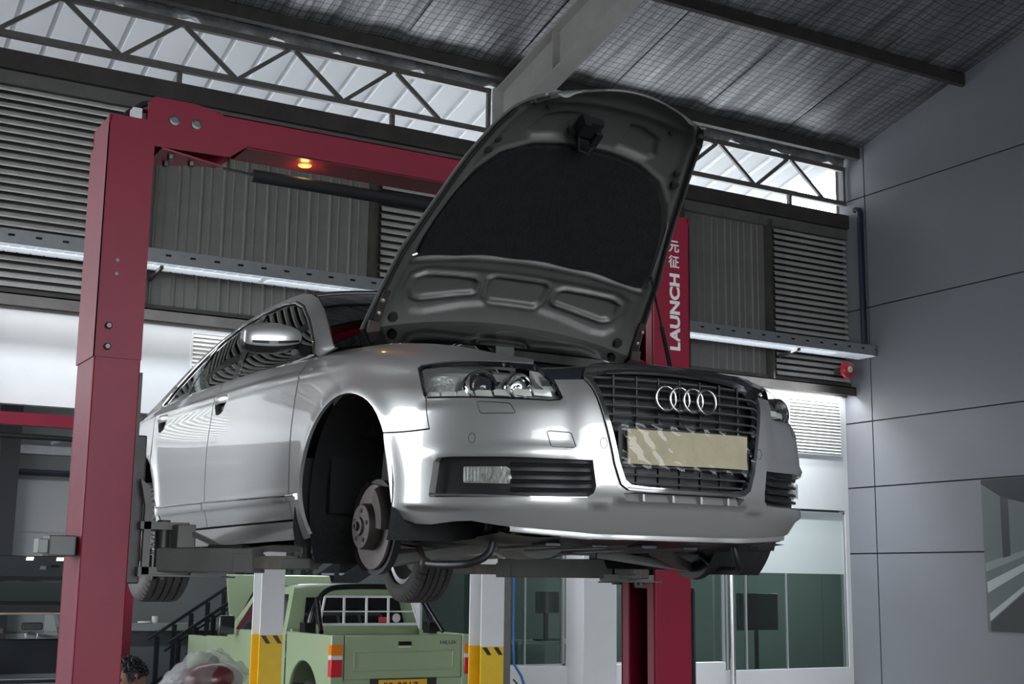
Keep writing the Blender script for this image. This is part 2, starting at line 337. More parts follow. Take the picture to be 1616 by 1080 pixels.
# open bay on the left: far wall, fascia, stub wall
struct('wall_far', MB().box(-12, 6.1, 18.4, 18.6, 0, 8.7), M('far_wall_grey', (.20,.205,.205), .6, noise=(.7,.08)))
dr = struct('door_1', B(-1.2, 2.3, 18.30, 18.38, .0, 3.30), M('sectional_door', (.40,.41,.41), .55))
for k in range(4): obj('door_section', B(-1.15, 2.25, 18.26, 18.30, .05+k*.80, .82+k*.80), MATS['sectional_door'], dr)
# ---- left and front headers over the open bays
struct('wall_left', MB().box(-8.5,-8.3,-14.2,3,0,14).box(-8.5,-8.3,3,14,7.4,14).box(-8.5,-8.3,14,18.6,0,14), m_grey)
struct('wall_front', MB().box(-8.5,XR+.3,-14.35,-14.15,0,.6).box(-8.5,XR+.3,-14.35,-14.15,6.2,11.4).box(-8.5,-7.5,-14.35,-14.15,.6,6.2).box(8,XR+.3,-14.35,-14.15,.6,6.2), m_grey)
# ---- cable tray, pipe, bell, poster
def tray():
    t = thing('cable_tray', 'slotted grey steel cable tray running across the whole rear wall', 'cable tray', (-8, 12.62, 5.86))
    mb = MB(); x = -8.0; p = .334; z0, z1, y = 5.88, 6.06, 12.62
    while x < 14.85:
        q = min(x+p, 14.88); a, b = x+.13, x+.21
        for (u0,u1,v0,v1) in ((x,a,z0,z1),(b,q,z0,z1),(a,b,z0,5.972),(a,b,6.002,z1)): mb.box(u0,u1,y,y+.004,v0,v1)
        x += p
    mb.box(-8,14.88,y,y+.03,z1,z1+.004)
    obj('channel', mb, m_tray, t); obj('channel_back', B(-8,14.88,y+.05,y+.06,5.9,6.05), m_black, t)
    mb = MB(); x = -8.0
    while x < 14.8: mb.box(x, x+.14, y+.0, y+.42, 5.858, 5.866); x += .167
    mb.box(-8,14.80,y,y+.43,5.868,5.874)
    obj('lower_flange', mb, m_trayglow, t)
    for x0 in (-7.5, -2.1, 3.3, 8.7):        # LED battens added under the tray to brighten the lower walls
        obj('added_led_batten', B(x0, x0+5.3, y+.12, y+.30, 5.846, 5.857), M('added_led_batten', (.85,.9,.95), .4, emit=((.86,.93,1), .45)), t)
        ld = bpy.data.lights.new('added_batten_light', 'AREA'); ld.shape = 'RECTANGLE'; ld.size = 5.2; ld.size_y = .16; ld.energy = 260 if x0 > 8 else 90; ld.spread = math.radians(92); ld.color = (.88,.94,1)
        lo = bpy.data.objects.new('added_batten_light', ld); COL.objects.link(lo); lo.parent = t; lo.location = Vector((x0+2.65, y+.21, 5.843))-Vector((-8,12.62,5.86))
    for q in (-5., -.82, 1.8, 5.2, 9., 13.1): obj('bracket', MB().bar((q,13.3,5.78),(q,12.7,5.84),.04,.05), m_dark, t)
tray()
obj('conduit_pipe', MB().tube([(14.84,12.88,6.08),(14.84,12.88,8.62),(14.84,12.9,8.68),(14.84,13.0,8.71)], .055, 12), M('navy_pipe', (.02,.025,.05), .4), smooth=40, label='dark navy conduit pipe in the corner beside the grey wall panels', cat='pipe')
t = thing('alarm_bell', 'round red alarm bell under the right end of the cable tray', 'alarm bell', (14.45, 12.95, 5.5))
obj('gong', MB().lathe([(.02,-.10),(.10,-.095),(.15,-.05),(.155,0),(.15,.0)], (14.45,12.96,5.62), (0,1,0), 24), M('bell_red', (.42,.02,.04), .35), t, smooth=40)
obj('bell_plate', MB().lathe([(.01,-.115),(.055,-.11),(.06,-.098)], (14.45,12.96,5.62), (0,1,0), 16), M('bell_cream', (.6,.58,.45), .5), t, smooth=40)
obj('bell_bracket', B(14.38,14.52,12.96,13.2,5.57,5.67), m_dark, t)
def poster():
    x = XR-.012; t = thing('road_poster', 'large dark poster of a road with white lane stripes on the grey panel wall', 'poster', (x, 9.2, 1.04))
    P = lambda pts: [(x-.001*k, y, z) for y, z, k in pts]
    obj('backing', B(x, XR-.001, 6.0, 10.42, 1.04, 3.49), M('poster_green_grey', (.10,.115,.112), .35), t)
    def flat(name, pts, col, k):
        n = len(pts); mb = MB(); mb.prism([(x-.0012*k, y, z) for y, z in pts], (.001,0,0)); obj(name, mb, M('poster_%s_%d' % (name, k), col, .35), t)
    flat('printed_sky_beam', [(10.42,3.49),(6.0,3.49),(6.0,3.3),(8.25,2.78),(10.0,3.18),(10.42,3.42)], (.012,.014,.014), 1)
    flat('printed_pillar', [(10.05,3.2),(9.9,3.15),(9.9,2.25),(10.05,2.22)], (.035,.04,.04), 2)
    flat('printed_kerb', [(10.40,2.0),(8.25,2.68),(10.41,2.14)], (.17,.19,.185), 1)
    flat('printed_lane_line', [(10.38,1.66),(8.25,2.69),(10.39,1.83)], (.30,.32,.32), 3)
    flat('printed_lane_line', [(10.36,1.21),(8.25,2.69),(10.365,1.33)], (.30,.32,.32), 4)
    flat('printed_asphalt', [(10.36,1.05),(6.0,1.05),(6.0,1.8),(8.25,2.66),(10.355,1.19)], (.045,.05,.05), 1)
    flat('printed_lane_line', [(6.0,1.55),(6.0,1.38),(8.22,2.66)], (.30,.32,.32), 3)
poster()
# ================================================================ car body surface: (s,t) -> (x,y,z); s runs round the plan outline from the nose, t up the section
# ---- car body surface: half body, x>=0 ; (s,t) -> (x,y,z)
PLAN=np.array([(0,-.985),(.15,-.982),(.30,-.966),(.43,-.938),(.55,-.893),(.66,-.820),(.75,-.72),(.815,-.60),(.855,-.46),(.88,-.30),(.900,-.08),(.912,.2),(.920,.6),(.925,1.2),(.925,1.8),(.922,2.4),(.915,2.84),(.90,3.2),(.87,3.55),(.81,3.82),(.70,3.95),(.45,4.02),(0,4.03)])
def catmull(P,n=40):
    P=np.asarray(P,float); Q=np.vstack([2*P[0]-P[1],P,2*P[-1]-P[-2]]); out=[]
    for i in range(1,len(Q)-2):
        t=np.linspace(0,1,n,endpoint=False)[:,None]
        a,b,c,d=Q[i-1],Q[i],Q[i+1],Q[i+2]
        out.append(.5*((2*b)+(c-a)*t+(2*a-5*b+4*c-d)*t*t+(3*b-a-3*c+d)*t**3))
    out.append(P[-1:]); return np.vstack(out)
_pl=catmull(PLAN); _d=np.hypot(*np.diff(_pl,axis=0).T); _S=np.concatenate([[0],np.cumsum(_d)]); SMAX=_S[-1]
def plan(s):
    s=np.asarray(s,float); return np.interp(s,_S,_pl[:,0]),np.interp(s,_S,_pl[:,1])
def plan_n(s):
    e=.02; x0,y0=plan(np.maximum(s-e,0)); x1,y1=plan(s+e); tx,ty=x1-x0,y1-y0; l=np.hypot(tx,ty)+1e-12
    # at s<e mirror
    nx,ny=ty/l,-tx/l; m=np.asarray(s)<e
    nx=np.where(m,nx*np.asarray(s)/e,nx); 
    return nx,ny
def s_of_y(y):
    i=np.argmax(_pl[:,0]>.5); return np.interp(y,_pl[i:-45,1],_S[i:-45])
# rows: t=0..9 ; (off,z) per station s
def st(y): return s_of_y(y)
STN=[
(0.0,   [(-.07,.150),(-.015,.185),(0,.25),(0,.36),(0,.50),(-.008,.62),(-.022,.70),(-.035,.745),(-.055,.785),(-.12,.808)]),
(.55,   [(-.07,.152),(-.015,.188),(0,.25),(0,.36),(0,.50),(-.010,.61),(-.03,.685),(-.055,.73),(-.085,.775),(-.16,.812)]),
(.95,   [(-.07,.165),(-.02,.195),(0,.26),(0,.37),(0,.50),(-.012,.61),(-.04,.69),(-.075,.74),(-.12,.805),(-.21,.868)]),
(1.25,  [(-.06,.18),(-.025,.21),(-.003,.28),(0,.39),(0,.52),(-.010,.63),(-.03,.71),(-.06,.77),(-.10,.845),(-.19,.912)]),
(st(-.08),[(-.05,.19),(-.025,.22),(-.008,.30),(0,.42),(0,.55),(-.004,.66),(-.016,.75),(-.04,.82),(-.08,.888),(-.17,.94)]),
(st(.45),[(-.10,.17),(-.065,.185),(-.025,.275),(-.005,.38),(0,.50),(-.002,.64),(-.018,.80),(-.028,.855),(-.060,.925),(-.085,.955)]),
(st(1.6),[(-.10,.17),(-.065,.185),(-.025,.275),(-.005,.38),(0,.50),(-.002,.66),(-.018,.83),(-.026,.885),(-.058,.96),(-.075,.985)]),
(st(2.84),[(-.09,.19),(-.05,.21),(-.02,.29),(-.003,.40),(0,.52),(-.002,.68),(-.018,.85),(-.028,.915),(-.065,.975),(-.10,1.0)]),
(st(3.6),[(-.08,.21),(-.04,.24),(-.015,.31),(0,.42),(0,.54),(-.004,.69),(-.02,.85),(-.035,.91),(-.08,.97),(-.14,1.0)]),
(SMAX,  [(-.08,.22),(-.04,.26),(-.01,.33),(0,.43),(0,.54),(-.01,.70),(-.03,.85),(-.05,.91),(-.10,.97),(-.18,1.0)]),
]
_ss=np.array([a for a,_ in STN]); _rows=np.array([b for _,b in STN]) # (ns,10,2)
NT=_rows.shape[1]
def _cr(p0,p1,p2,p3,t): 
    return .5*((2*p1)+(p2-p0)*t+(2*p0-5*p1+4*p2-p3)*t*t+(3*p1-p0-3*p2+p3)*t**3)
def _mono(xs,Y,x):
    """monotone-ish hermite along axis0; xs (n,), Y(n,k), x(m,) -> (m,k)"""
    n=len(xs); d=(Y[1:]-Y[:-1])/(xs[1:]-xs[:-1])[:,None]
    m=np.zeros_like(Y); m[0]=d[0]*0; m[-1]=d[-1]
    for i in range(1,n-1):
        a,b=d[i-1],d[i]; h0,h1=xs[i]-xs[i-1],xs[i+1]-xs[i]
        m[i]=np.where(a*b>0,3*(h0+h1)/((2*h1+h0)/np.where(a==0,1,a)+(h1+2*h0)/np.where(b==0,1,b)+0),0)
    i=np.clip(np.searchsorted(xs,x,side='right')-1,0,n-2); h=(xs[i+1]-xs[i])[:,None]; u=((x-xs[i]))[:,None]/h
    h00=2*u**3-3*u*u+1;h10=u**3-2*u*u+u;h01=-2*u**3+3*u*u;h11=u**3-u*u
    return h00*Y[i]+h10*h*m[i]+h01*Y[i+1]+h11*h*m[i+1]
def body(s,t,extra=0.0):
    s=np.atleast_1d(np.asarray(s,float)); t=np.atleast_1d(np.asarray(t,float)); s,t=np.broadcast_arrays(s,t)
    sh=s.shape; s=s.ravel(); t=t.ravel()
    R_=_mono(_ss,_rows.reshape(len(_ss),-1),np.abs(s)).reshape(-1,NT,2)
    i=np.clip(np.floor(t).astype(int),0,NT-2); u=(t-i)[:,None]; k=np.arange(len(s))
    p1=R_[k,i];p2=R_[k,i+1]
    p0=np.where((i>0)[:,None],R_[k,np.maximum(i-1,0)],2*p1-p2); p3=np.where((i<NT-2)[:,None],R_[k,np.minimum(i+2,NT-1)],2*p2-p1)
    oz=_cr(p0,p1,p2,p3,u)
    x,y=plan(np.abs(s)); nx,ny=plan_n(np.abs(s))
    off=oz[:,0]+deco(s,oz[:,1],y)+extra
    x=x+nx*off; y=y+ny*off
    x=np.where(s<0,-x,x)
    return np.stack([x,y,oz[:,1]],1).reshape(sh+(3,))
def deco(s,z,y):
    a=np.abs(s); o=0*z; side=a>1.2
    for cy,r in ((-.06,.385),(2.86,.375)):
        d=np.hypot(y-cy,z-.345); o=o+np.where(side|(a>1.0),.013*np.exp(-((d-r)/.045)**2),0)
    fr=1-sm(1.12,1.3,a)
    zc=.288+.030*(1-sm(.21,.39,a))                                                # crease line of the chin
    o=o-fr*(.55*np.maximum(0,zc-z)+.016*(1-sm(zc-.014,zc+.002,z)))          # chin steps in and tucks under
    zs=np.interp(y,[.1,1.0,1.5,2.7,3.4],[.858,.893,.902,.930,.935])
    o=o+(a>1.2)*.007*np.exp(-((z-zs)/.012)**2)*sm(-.05,.35,y)                   # shoulder line
    o=o+fr*.020*(1-sm(.37,.48,a))*sm(.29,.36,z)*(1-sm(.66,.76,z))                  # nose band either side of the grille
    o=o+fr*.010*np.exp(-((z-.468)/.016)**2)*sm(.40,.46,a)*(1-sm(.88,1.0,a))        # lip above the fog openings
    o=o-fr*.008*np.exp(-((z-.655)/.02)**2)*sm(.45,.5,a)*(1-sm(.95,1.05,a))
    o=o+(1-fr)*.005*np.exp(-((z-.374)/.022)**2)*sm(.3,.5,y)*(1-sm(2.4,2.5,y))
    return o
def body_n(s,t):
    e=.004; a=body(s+e,t);b=body(s-e,t);c=body(s,np.minimum(np.asarray(t)+.02,NT-1));d=body(s,np.maximum(np.asarray(t)-.02,0))
    n=np.cross(a-b,c-d); n/=np.linalg.norm(n,axis=-1,keepdims=True)+1e-12
    return n

def ghx(y,z):
    u=np.maximum(np.asarray(z)-.955,0)/.42
    return .848-.235*u**1.2-.035*sm(2.0,3.4,y)
# ---- inverse maps
def _inv(A, Z, s, ax, n=14):
    """(coordinate on axis ax, z) -> (s,t), vectorised Newton"""
    A = np.atleast_1d(np.asarray(A, float)); Z = np.atleast_1d(np.asarray(Z, float)); s = np.array(s, float)+0*A; t = np.full(len(A), 4.)
    for _ in range(n):
        e = 1e-3; P = body(s, t); Ps = (body(s+e, t)-P)/e; sg = np.where(t+e <= 9, 1., -1.); Pt = (body(s, t+sg*e)-P)/(sg*e)[:,None]
        a, b, c, d = Ps[:,ax], Pt[:,ax], Ps[:,2], Pt[:,2]; det = a*d-b*c; det = np.where(np.abs(det) < 1e-9, 1e-9, det); ra, rz = A-P[:,ax], Z-P[:,2]
        s = s+np.clip((d*ra-b*rz)/det, -.1, .1); t = np.clip(t+np.clip((a*rz-c*ra)/det, -1, 1), 0, 9)
    return s, t
def st_yz(y, z):
    """side: (y,z) -> (s,t)"""
    s, t = _inv(y, z, s_of_y(y), 1); return (float(s[0]), float(t[0]))
def st_xz(x, z):
    """front: (x,z) -> (s,t), x>=0"""
    s, t = _inv(x, z, x*1.03, 0); return (float(s[0]), float(t[0]))
TK = .088      # metres per unit t, for even meshing
def dens(poly, step):
    out = []
    for i in range(len(poly)):
        a, b = np.array(poly[i]), np.array(poly[(i+1) % len(poly)]); n = max(1, int(math.ceil(np.linalg.norm(b-a)/step)))
        for k in range(n): out.append(a + (b-a)*k/n)
    return np.array(out)
def inside(P, poly):
    x, y = P[:,0], P[:,1]; c = np.zeros(len(P), bool); n = len(poly)
    for i in range(n):
        x0, y0 = poly[i]; x1, y1 = poly[(i+1) % n]
        m = (y0 > y) != (y1 > y); c ^= m & (x < (x1-x0)*(y-y0)/((y1-y0) if y1 != y0 else 1e-12)+x0)
    return c
def area(p): x, y = p[:,0], p[:,1]; return .5*np.sum(x*np.roll(y,-1)-np.roll(x,-1)*y)
def inset(p, g):
    if g == 0: return p
    a = np.roll(p, 1, 0); b = np.roll(p, -1, 0); e1 = p-a; e2 = b-p
    n1 = np.stack([-e1[:,1], e1[:,0]], 1); n2 = np.stack([-e2[:,1], e2[:,0]], 1)
    n1 /= np.linalg.norm(n1, axis=1, keepdims=True)+1e-9; n2 /= np.linalg.norm(n2, axis=1, keepdims=True)+1e-9
    n = n1+n2; l2 = (n*n).sum(1, keepdims=True); n = n*2/np.maximum(l2, .8)
    return p + n*g*(1 if area(p) > 0 else -1)
def patch(outer, holes, fn, step=.028, gap=.0022, flange=.014, off=0., hole_flange=.03, flip=False, thick_back=None):
    """meshes the region (outer minus holes) of a 2-D domain and lifts it with fn(uv)->(pos, normal); returns verts, faces, loop normals"""
    outer = inset(dens(outer, step), gap); hs = [inset(dens(h, step), -gap*.5) for h in holes]
    lo, hi = outer.min(0), outer.max(0)
    gx = np.arange(lo[0]+step*.5, hi[0], step); gy = np.arange(lo[1]+step*.5, hi[1], step)
    G = np.stack(np.meshgrid(gx, gy, indexing='ij'), -1).reshape(-1, 2)
    keep = inside(G, outer)
    for h in hs: keep &= ~inside(G, h)
    G = G[keep]; bd = np.vstack([outer]+hs)
    if len(G):
        d = np.min(np.hypot(G[:,None,0]-bd[None,:,0], G[:,None,1]-bd[None,:,1]), axis=1) if len(G)*len(bd) < 6e6 else np.full(len(G), 1.)
        G = G[d > step*.45]
    pts = [Vector(q) for q in np.vstack([bd, G])]; edges = []; k = 0
    for p in [outer]+hs:
        n = len(p); edges += [(k+i, k+(i+1) % n) for i in range(n)]; k += n
    ov, oe, of, *_ = geometry.delaunay_2d_cdt(pts, edges, [], 0, 1e-7)
    UV = np.array([(q.x, q.y) for q in ov]); F = np.array([f for f in of if len(f) == 3]); c = UV[F].mean(1); m = inside(c, outer)
    for h in hs: m &= ~inside(c, h)
    F = F[m]
    pos, nor = fn(UV); pos = pos+nor*off
    # orient
    a, b, d = pos[F[:,0]], pos[F[:,1]], pos[F[:,2]]; fnrm = np.cross(b-a, d-a); bad = (fnrm*nor[F[:,0]]).sum(1) < 0
    F[bad] = F[bad][:, ::-1]
    verts = [*pos.tolist()]; faces = [tuple(f) for f in F.tolist()]; ln = [nor[i] for f in F for i in f]
    for idx, p in enumerate([outer]+hs):
        dep = flange if idx == 0 else hole_flange
        if not dep: continue
        P, N = fn(p); P = P+N*off; Q = P-N*dep; n = len(p); s0 = len(verts); verts += P.tolist()+Q.tolist()
        for i in range(n):
            j = (i+1) % n; f = (s0+i, s0+j, s0+n+j, s0+n+i); fn_ = np.cross(P[j]-P[i], Q[i]-P[i]); l = np.linalg.norm(fn_)+1e-12; fn_ = fn_/l
            # outward for outer edge = away from region; orientation not critical
            faces.append(f); ln += [fn_]*4
    return verts, faces, ln
def pobj(name, data, mat, parent, mirror=False, **k):
    v, f, ln = data
    if mirror:
        v = [(-a, b, c) for a, b, c in v]; f2 = [tuple(reversed(q)) for q in f]; l2 = []; i = 0
        for q in f:
            seg = ln[i:i+len(q)]; l2 += [np.array((-n[0], n[1], n[2])) for n in reversed(seg)]; i += len(q)
        f, ln = f2, l2
    mb = MB(); mb.v = [tuple(q) for q in v]; mb.f = f
    o = obj(name, mb, mat, parent, **k); me = o.data
    me.polygons.foreach_set('use_smooth', [True]*len(me.polygons))
    if len(me.loops) == len(ln):
        me.normals_split_custom_set([tuple(map(float, q)) for q in ln])
    return o
def fn_body(UV):
    s, t = UV[:,0], np.clip(UV[:,1]/TK, 0, 9); P = body(s, t); N = body_n(s, t)
    # outward check
    nx, ny = plan_n(np.abs(s)); nx = np.where(s < 0, -nx, nx); ref = np.stack([nx, ny, 0*nx+.3], 1)
    sg = np.where((N*ref).sum(1) < 0, -1., 1.); return P, N*sg[:,None]
def D(pts): return [(s, t*TK) for s, t in pts]
def arc(cy, cz, r, a0, a1, n):
    return [(cy+r*math.cos(math.radians(a0+(a1-a0)*i/n)), cz+r*math.sin(math.radians(a0+(a1-a0)*i/n))) for i in range(n+1)]
# ================================================================ the silver saloon on the lift
LZ = 1.71
def paint():
    m = bpy.data.materials.new('silver_car_paint'); m.use_nodes = True; nt = m.node_tree; b = nt.nodes['Principled BSDF']
    b.inputs['Base Color'].default_value = (.42,.415,.405,1); b.inputs['Metallic'].default_value = .6; b.inputs['Roughness'].default_value = .30
    b.inputs['Coat Weight'].default_value = 1; b.inputs['Coat Roughness'].default_value = .02
    tc = nt.nodes.new('ShaderNodeTexCoord'); n = nt.nodes.new('ShaderNodeTexNoise'); n.inputs['Scale'].default_value = 900; nt.links.new(tc.outputs['Object'], n.inputs['Vector'])
    r = nt.nodes.new('ShaderNodeMapRange'); r.inputs[3].default_value = .30; r.inputs[4].default_value = .38; nt.links.new(n.outputs['Fac'], r.inputs[0]); nt.links.new(r.outputs[0], b.inputs['Roughness'])
    return m
m_pnt = paint()
m_chrome = M('chrome', (.72,.72,.72), .08, metal=1)
m_blk = M('black_plastic', (.014,.014,.015), .42)
m_gblk = M('gloss_black_plastic', (.012,.013,.016), .12, coat=.6)
m_rub = M('black_rubber', (.012,.012,.012), .75)
m_und = M('underbody_grey', (.20,.195,.185), .6, noise=(3,.35))
m_iron = M('cast_iron_rust', (.055,.044,.04), .55, metal=.4, noise=(9,.35))
m_disc = M('brake_disc_steel', (.13,.115,.11), .38, metal=.7, noise=(6,.2))
m_alu = M('alloy_silver', (.50,.50,.51), .3, metal=.8)
g_car = thin_glass('car_glass', (.20,.22,.21), refl=1.5); g_lens = thin_glass('headlamp_lens', (.92,.93,.93), refl=.5)
car = thing('saloon_car', 'silver four-door saloon raised on the red lift with its bonnet open', 'car', (0,0,LZ), -.013644, local=True)
def both(f):
    for mir in (True, False): f(mir)
def spoly(pts):
    A = np.array(pts, float); s, t = _inv(A[:,0], A[:,1], s_of_y(A[:,0]), 1); return D(list(zip(s.tolist(), t.tolist())))
HEAD = [(1.125,7.55),(1.116,7.69),(1.002,7.94),(.827,8.19),(.682,8.34),(.565,8.23),(.545,7.94),(.511,7.05),(.480,6.01),(.467,5.55),(.475,5.44),(.512,5.40),(.647,5.47),(.808,5.57),(1.003,5.66),(1.017,5.80),(1.077,6.85)]
FOG = [(.946,2.61),(.944,2.83),(.928,3.52),(.910,3.61),(.855,3.63),(.639,3.62),(.372,3.58),(.360,2.98),(.366,2.80),(.384,2.70),(.938,2.58)]
ARC_F = (-.06, .345, .385)
s_arch = st_yz(-.06-.385*math.cos(math.radians(33)), .555)
# --- front wing
fender = D(HEAD[14:15] + [HEAD[15], HEAD[16], HEAD[0], HEAD[1], HEAD[2], HEAD[3], HEAD[4], HEAD[5]]) + D([(.560,8.7),(.60,8.97),(.8,8.98),(1.0,8.98),(1.3,8.98),(1.6,8.98)]) + [(st_yz(.462,.80)[0], 8.98*TK)] \
    + spoly([(.462,.80),(.462,.5),(.462,.198),(.30,.21)]) + spoly(arc(*ARC_F, -20, 147, 24)) + D([(.955,4.46)])
fd = patch(fender, [], fn_body, step=.018)
both(lambda mir: pobj('front_wing', fd, m_pnt, car, mir))
# --- doors with handle cups
def door(y0, y1, cup, rear=False):
    if not rear: pts = [(y0,.275),(y1,.275),(y1,.60),(y1,.85)]; o = spoly(pts) + [(st_yz(y1,.85)[0], 8.98*TK), (st_yz(y0,.80)[0], 8.98*TK)] + spoly([(y0,.80),(y0,.5)])
    else: o = spoly([(y0,.275),(2.38,.275),(2.43,.36),(2.48,.43),(2.58,.555),(2.66,.69),(2.72,.79),(2.74,.88)]) + [(st_yz(2.74,.88)[0], 8.98*TK), (st_yz(y0,.85)[0], 8.98*TK)] + spoly([(y0,.85),(y0,.6)])
    return patch(o, [spoly(cup)], fn_body, step=.018)
CUP1 = [(1.40,.893),(1.40,.86),(1.435,.82),(1.50,.808),(1.545,.815),(1.575,.85),(1.585,.893)]
CUP2 = [(y+1.065, z+.012) for y, z in CUP1]
d1 = door(.468, 1.607, CUP1); d2 = door(1.613, 0, CUP2, True)
def handles(mir):
    for nm, dd, cup in (('front_door', d1, CUP1), ('rear_door', d2, CUP2)):
        o = pobj(nm, dd, m_pnt, car, mir); sg = -1 if mir else 1
        c = patch(spoly(cup), [], fn_body, step=.03, gap=-.004, off=-.026, flange=0); pobj('handle_cup', c, m_blk, o, mir)
        ys = np.linspace(cup[0][0]-.01, cup[-1][0]+.01, 9); pts = []
        for k, y in enumerate(ys):
            P = body(*st_yz(y, .880 + (.012 if nm == 'rear_door' else 0)))[0]; bow = .020*math.sin(math.pi*k/8)
            pts.append((sg*(P[0]-.008+bow), P[1], P[2]))
        mb = MB(); Q = np.array(pts); G = []
        for k in range(9):
            h = .020 if 0 < k < 8 else .012; G.append([Q[k]+np.array(v) for v in ((0,0,h),(sg*.009,0,h*.4),(sg*.009,0,-h*.5),(0,0,-h),(-sg*.006,0,0))])
        obj('door_handle', mb.grid(np.array(G), cv=True), m_pnt, o, smooth=60)
both(handles)
# --- sill, rear quarter
sill = patch(spoly([(.312,.20),(.464,.195),(1.2,.19),(2.0,.19),(2.46,.20),(2.44,.27)])[::1] + spoly([(2.0,.271),(1.2,.271),(.464,.271),(.40,.271)]), [], fn_body, step=.03)
both(lambda mir: pobj('sill', sill, m_pnt, car, mir))
qp = spoly([(2.445,.275),(2.43,.30)]+[(2.437,.36),(2.487,.43),(2.587,.555),(2.667,.69),(2.727,.79),(2.747,.88)]) + [(st_yz(2.747,.88)[0],8.98*TK),(st_yz(3.6,.9)[0],8.98*TK)] + spoly([(3.6,.9),(3.6,.6),(3.6,.33),(3.28,.33)]) + spoly(arc(2.86,.335,.375,10,188,22))
qd = patch(qp, [], fn_body, step=.022)
both(lambda mir: pobj('rear_quarter_panel', qd, m_pnt, car, mir))
rb = patch(D([(st_yz(3.61,.33)[0],2.0),(SMAX-.001,2.0),(SMAX-.001,8.9),(st_yz(3.61,.9)[0],8.9)]), [], fn_body, step=.06)
both(lambda mir: pobj('tail_panel', rb, m_pnt, car, mir))
# --- rubbing strips on the doors
for a, b, nm in ((.352,.462,'wing_strip'),(.47,1.604,'front_door_strip'),(1.616,2.462,'rear_door_strip')):
    za = lambda y: .352 + .012*(y-.45)/2; zb = lambda y: .378+.032*(y-.45)/2
    ys = np.linspace(a, b, 9); o = spoly([(y, za(y)) for y in ys] + [(y, zb(y)) for y in ys[::-1]])
    st_d = patch(o, [], fn_body, step=.012, off=.011, flange=.014, gap=0)
    for mir in (True, False):
        o_ = pobj(nm, st_d, m_pnt, car, mir); A_, T_ = _inv(ys, [zb(y)-.006 for y in ys], s_of_y(ys), 1); pos, nor = fn_body(np.stack([A_, T_*TK], 1)); m3 = np.array((-1 if mir else 1,1,1))
        obj('strip_insert', MB().tube(((pos+nor*.0125)*m3).tolist(), .005, 6), m_chrome, o_, smooth=60)
# --- front bumper (one piece, both sides) with openings
G_R = [(.385,6.79),(.378,6.60),(.336,4.92),(.296,3.54),(.272,3.04),(.245,2.91),(.17,2.88)]
LOW = [(1.160,3.34),(1.136,2.68),(1.118,2.07),(1.112,1.74),(1.065,1.55),(.984,1.56),(.863,1.75),(.796,1.79),(.657,1.56),(.332,1.27),(0,1.27)]
half = [HEAD[7][0:2] and (.493,6.77)] + [HEAD[8], HEAD[9], HEAD[10], HEAD[11], HEAD[12], HEAD[13], HEAD[14], (.955,4.46), s_arch] + LOW
neg = lambda L: [(-a, b) for a, b in L]
full = half + neg(half[:-1])[::-1] + neg(G_R) + G_R[::-1]
SLOT = [(.255,2.80),(.24,2.62),(-.24,2.62),(-.255,2.80),(-.215,2.84),(.215,2.84)]
bd_ = patch(D(full), [D(FOG), D(neg(FOG)), D(SLOT)], fn_body, step=.015, hole_flange=.035)
bumper = pobj('front_bumper', bd_, m_pnt, car)
pobj('lower_slot', patch(D(SLOT), [], fn_body, gap=-.006, off=-.03, flange=0), m_blk, bumper)
for x in (-.18,-.06,.06,.18):
    P = body(x, 2.71)[0]; obj('slot_divider', B(P[0]-.004,P[0]+.004,P[1]-.003,P[1]+.03,P[2]-.012,P[2]+.012), m_pnt, bumper)
def groove(pts, w=.0016):
    """a thin closed shut line drawn as a recessed black cord"""
    P = dens(D(pts), .012); pos, nor = fn_body(P); return MB().tube((pos-nor*.0004).tolist(), w, 5, closed=True)
WASH = [(.773,5.34),(.763,5.36),(.660,5.27),(.649,5.22),(.632,4.90),(.637,4.87),(.750,4.88),(.758,4.94)]
TOW = [(.524,4.29),(.516,4.32),(.449,4.29),(.441,4.25),(.428,3.92),(.434,3.88),(.504,3.88),(.511,3.92)]
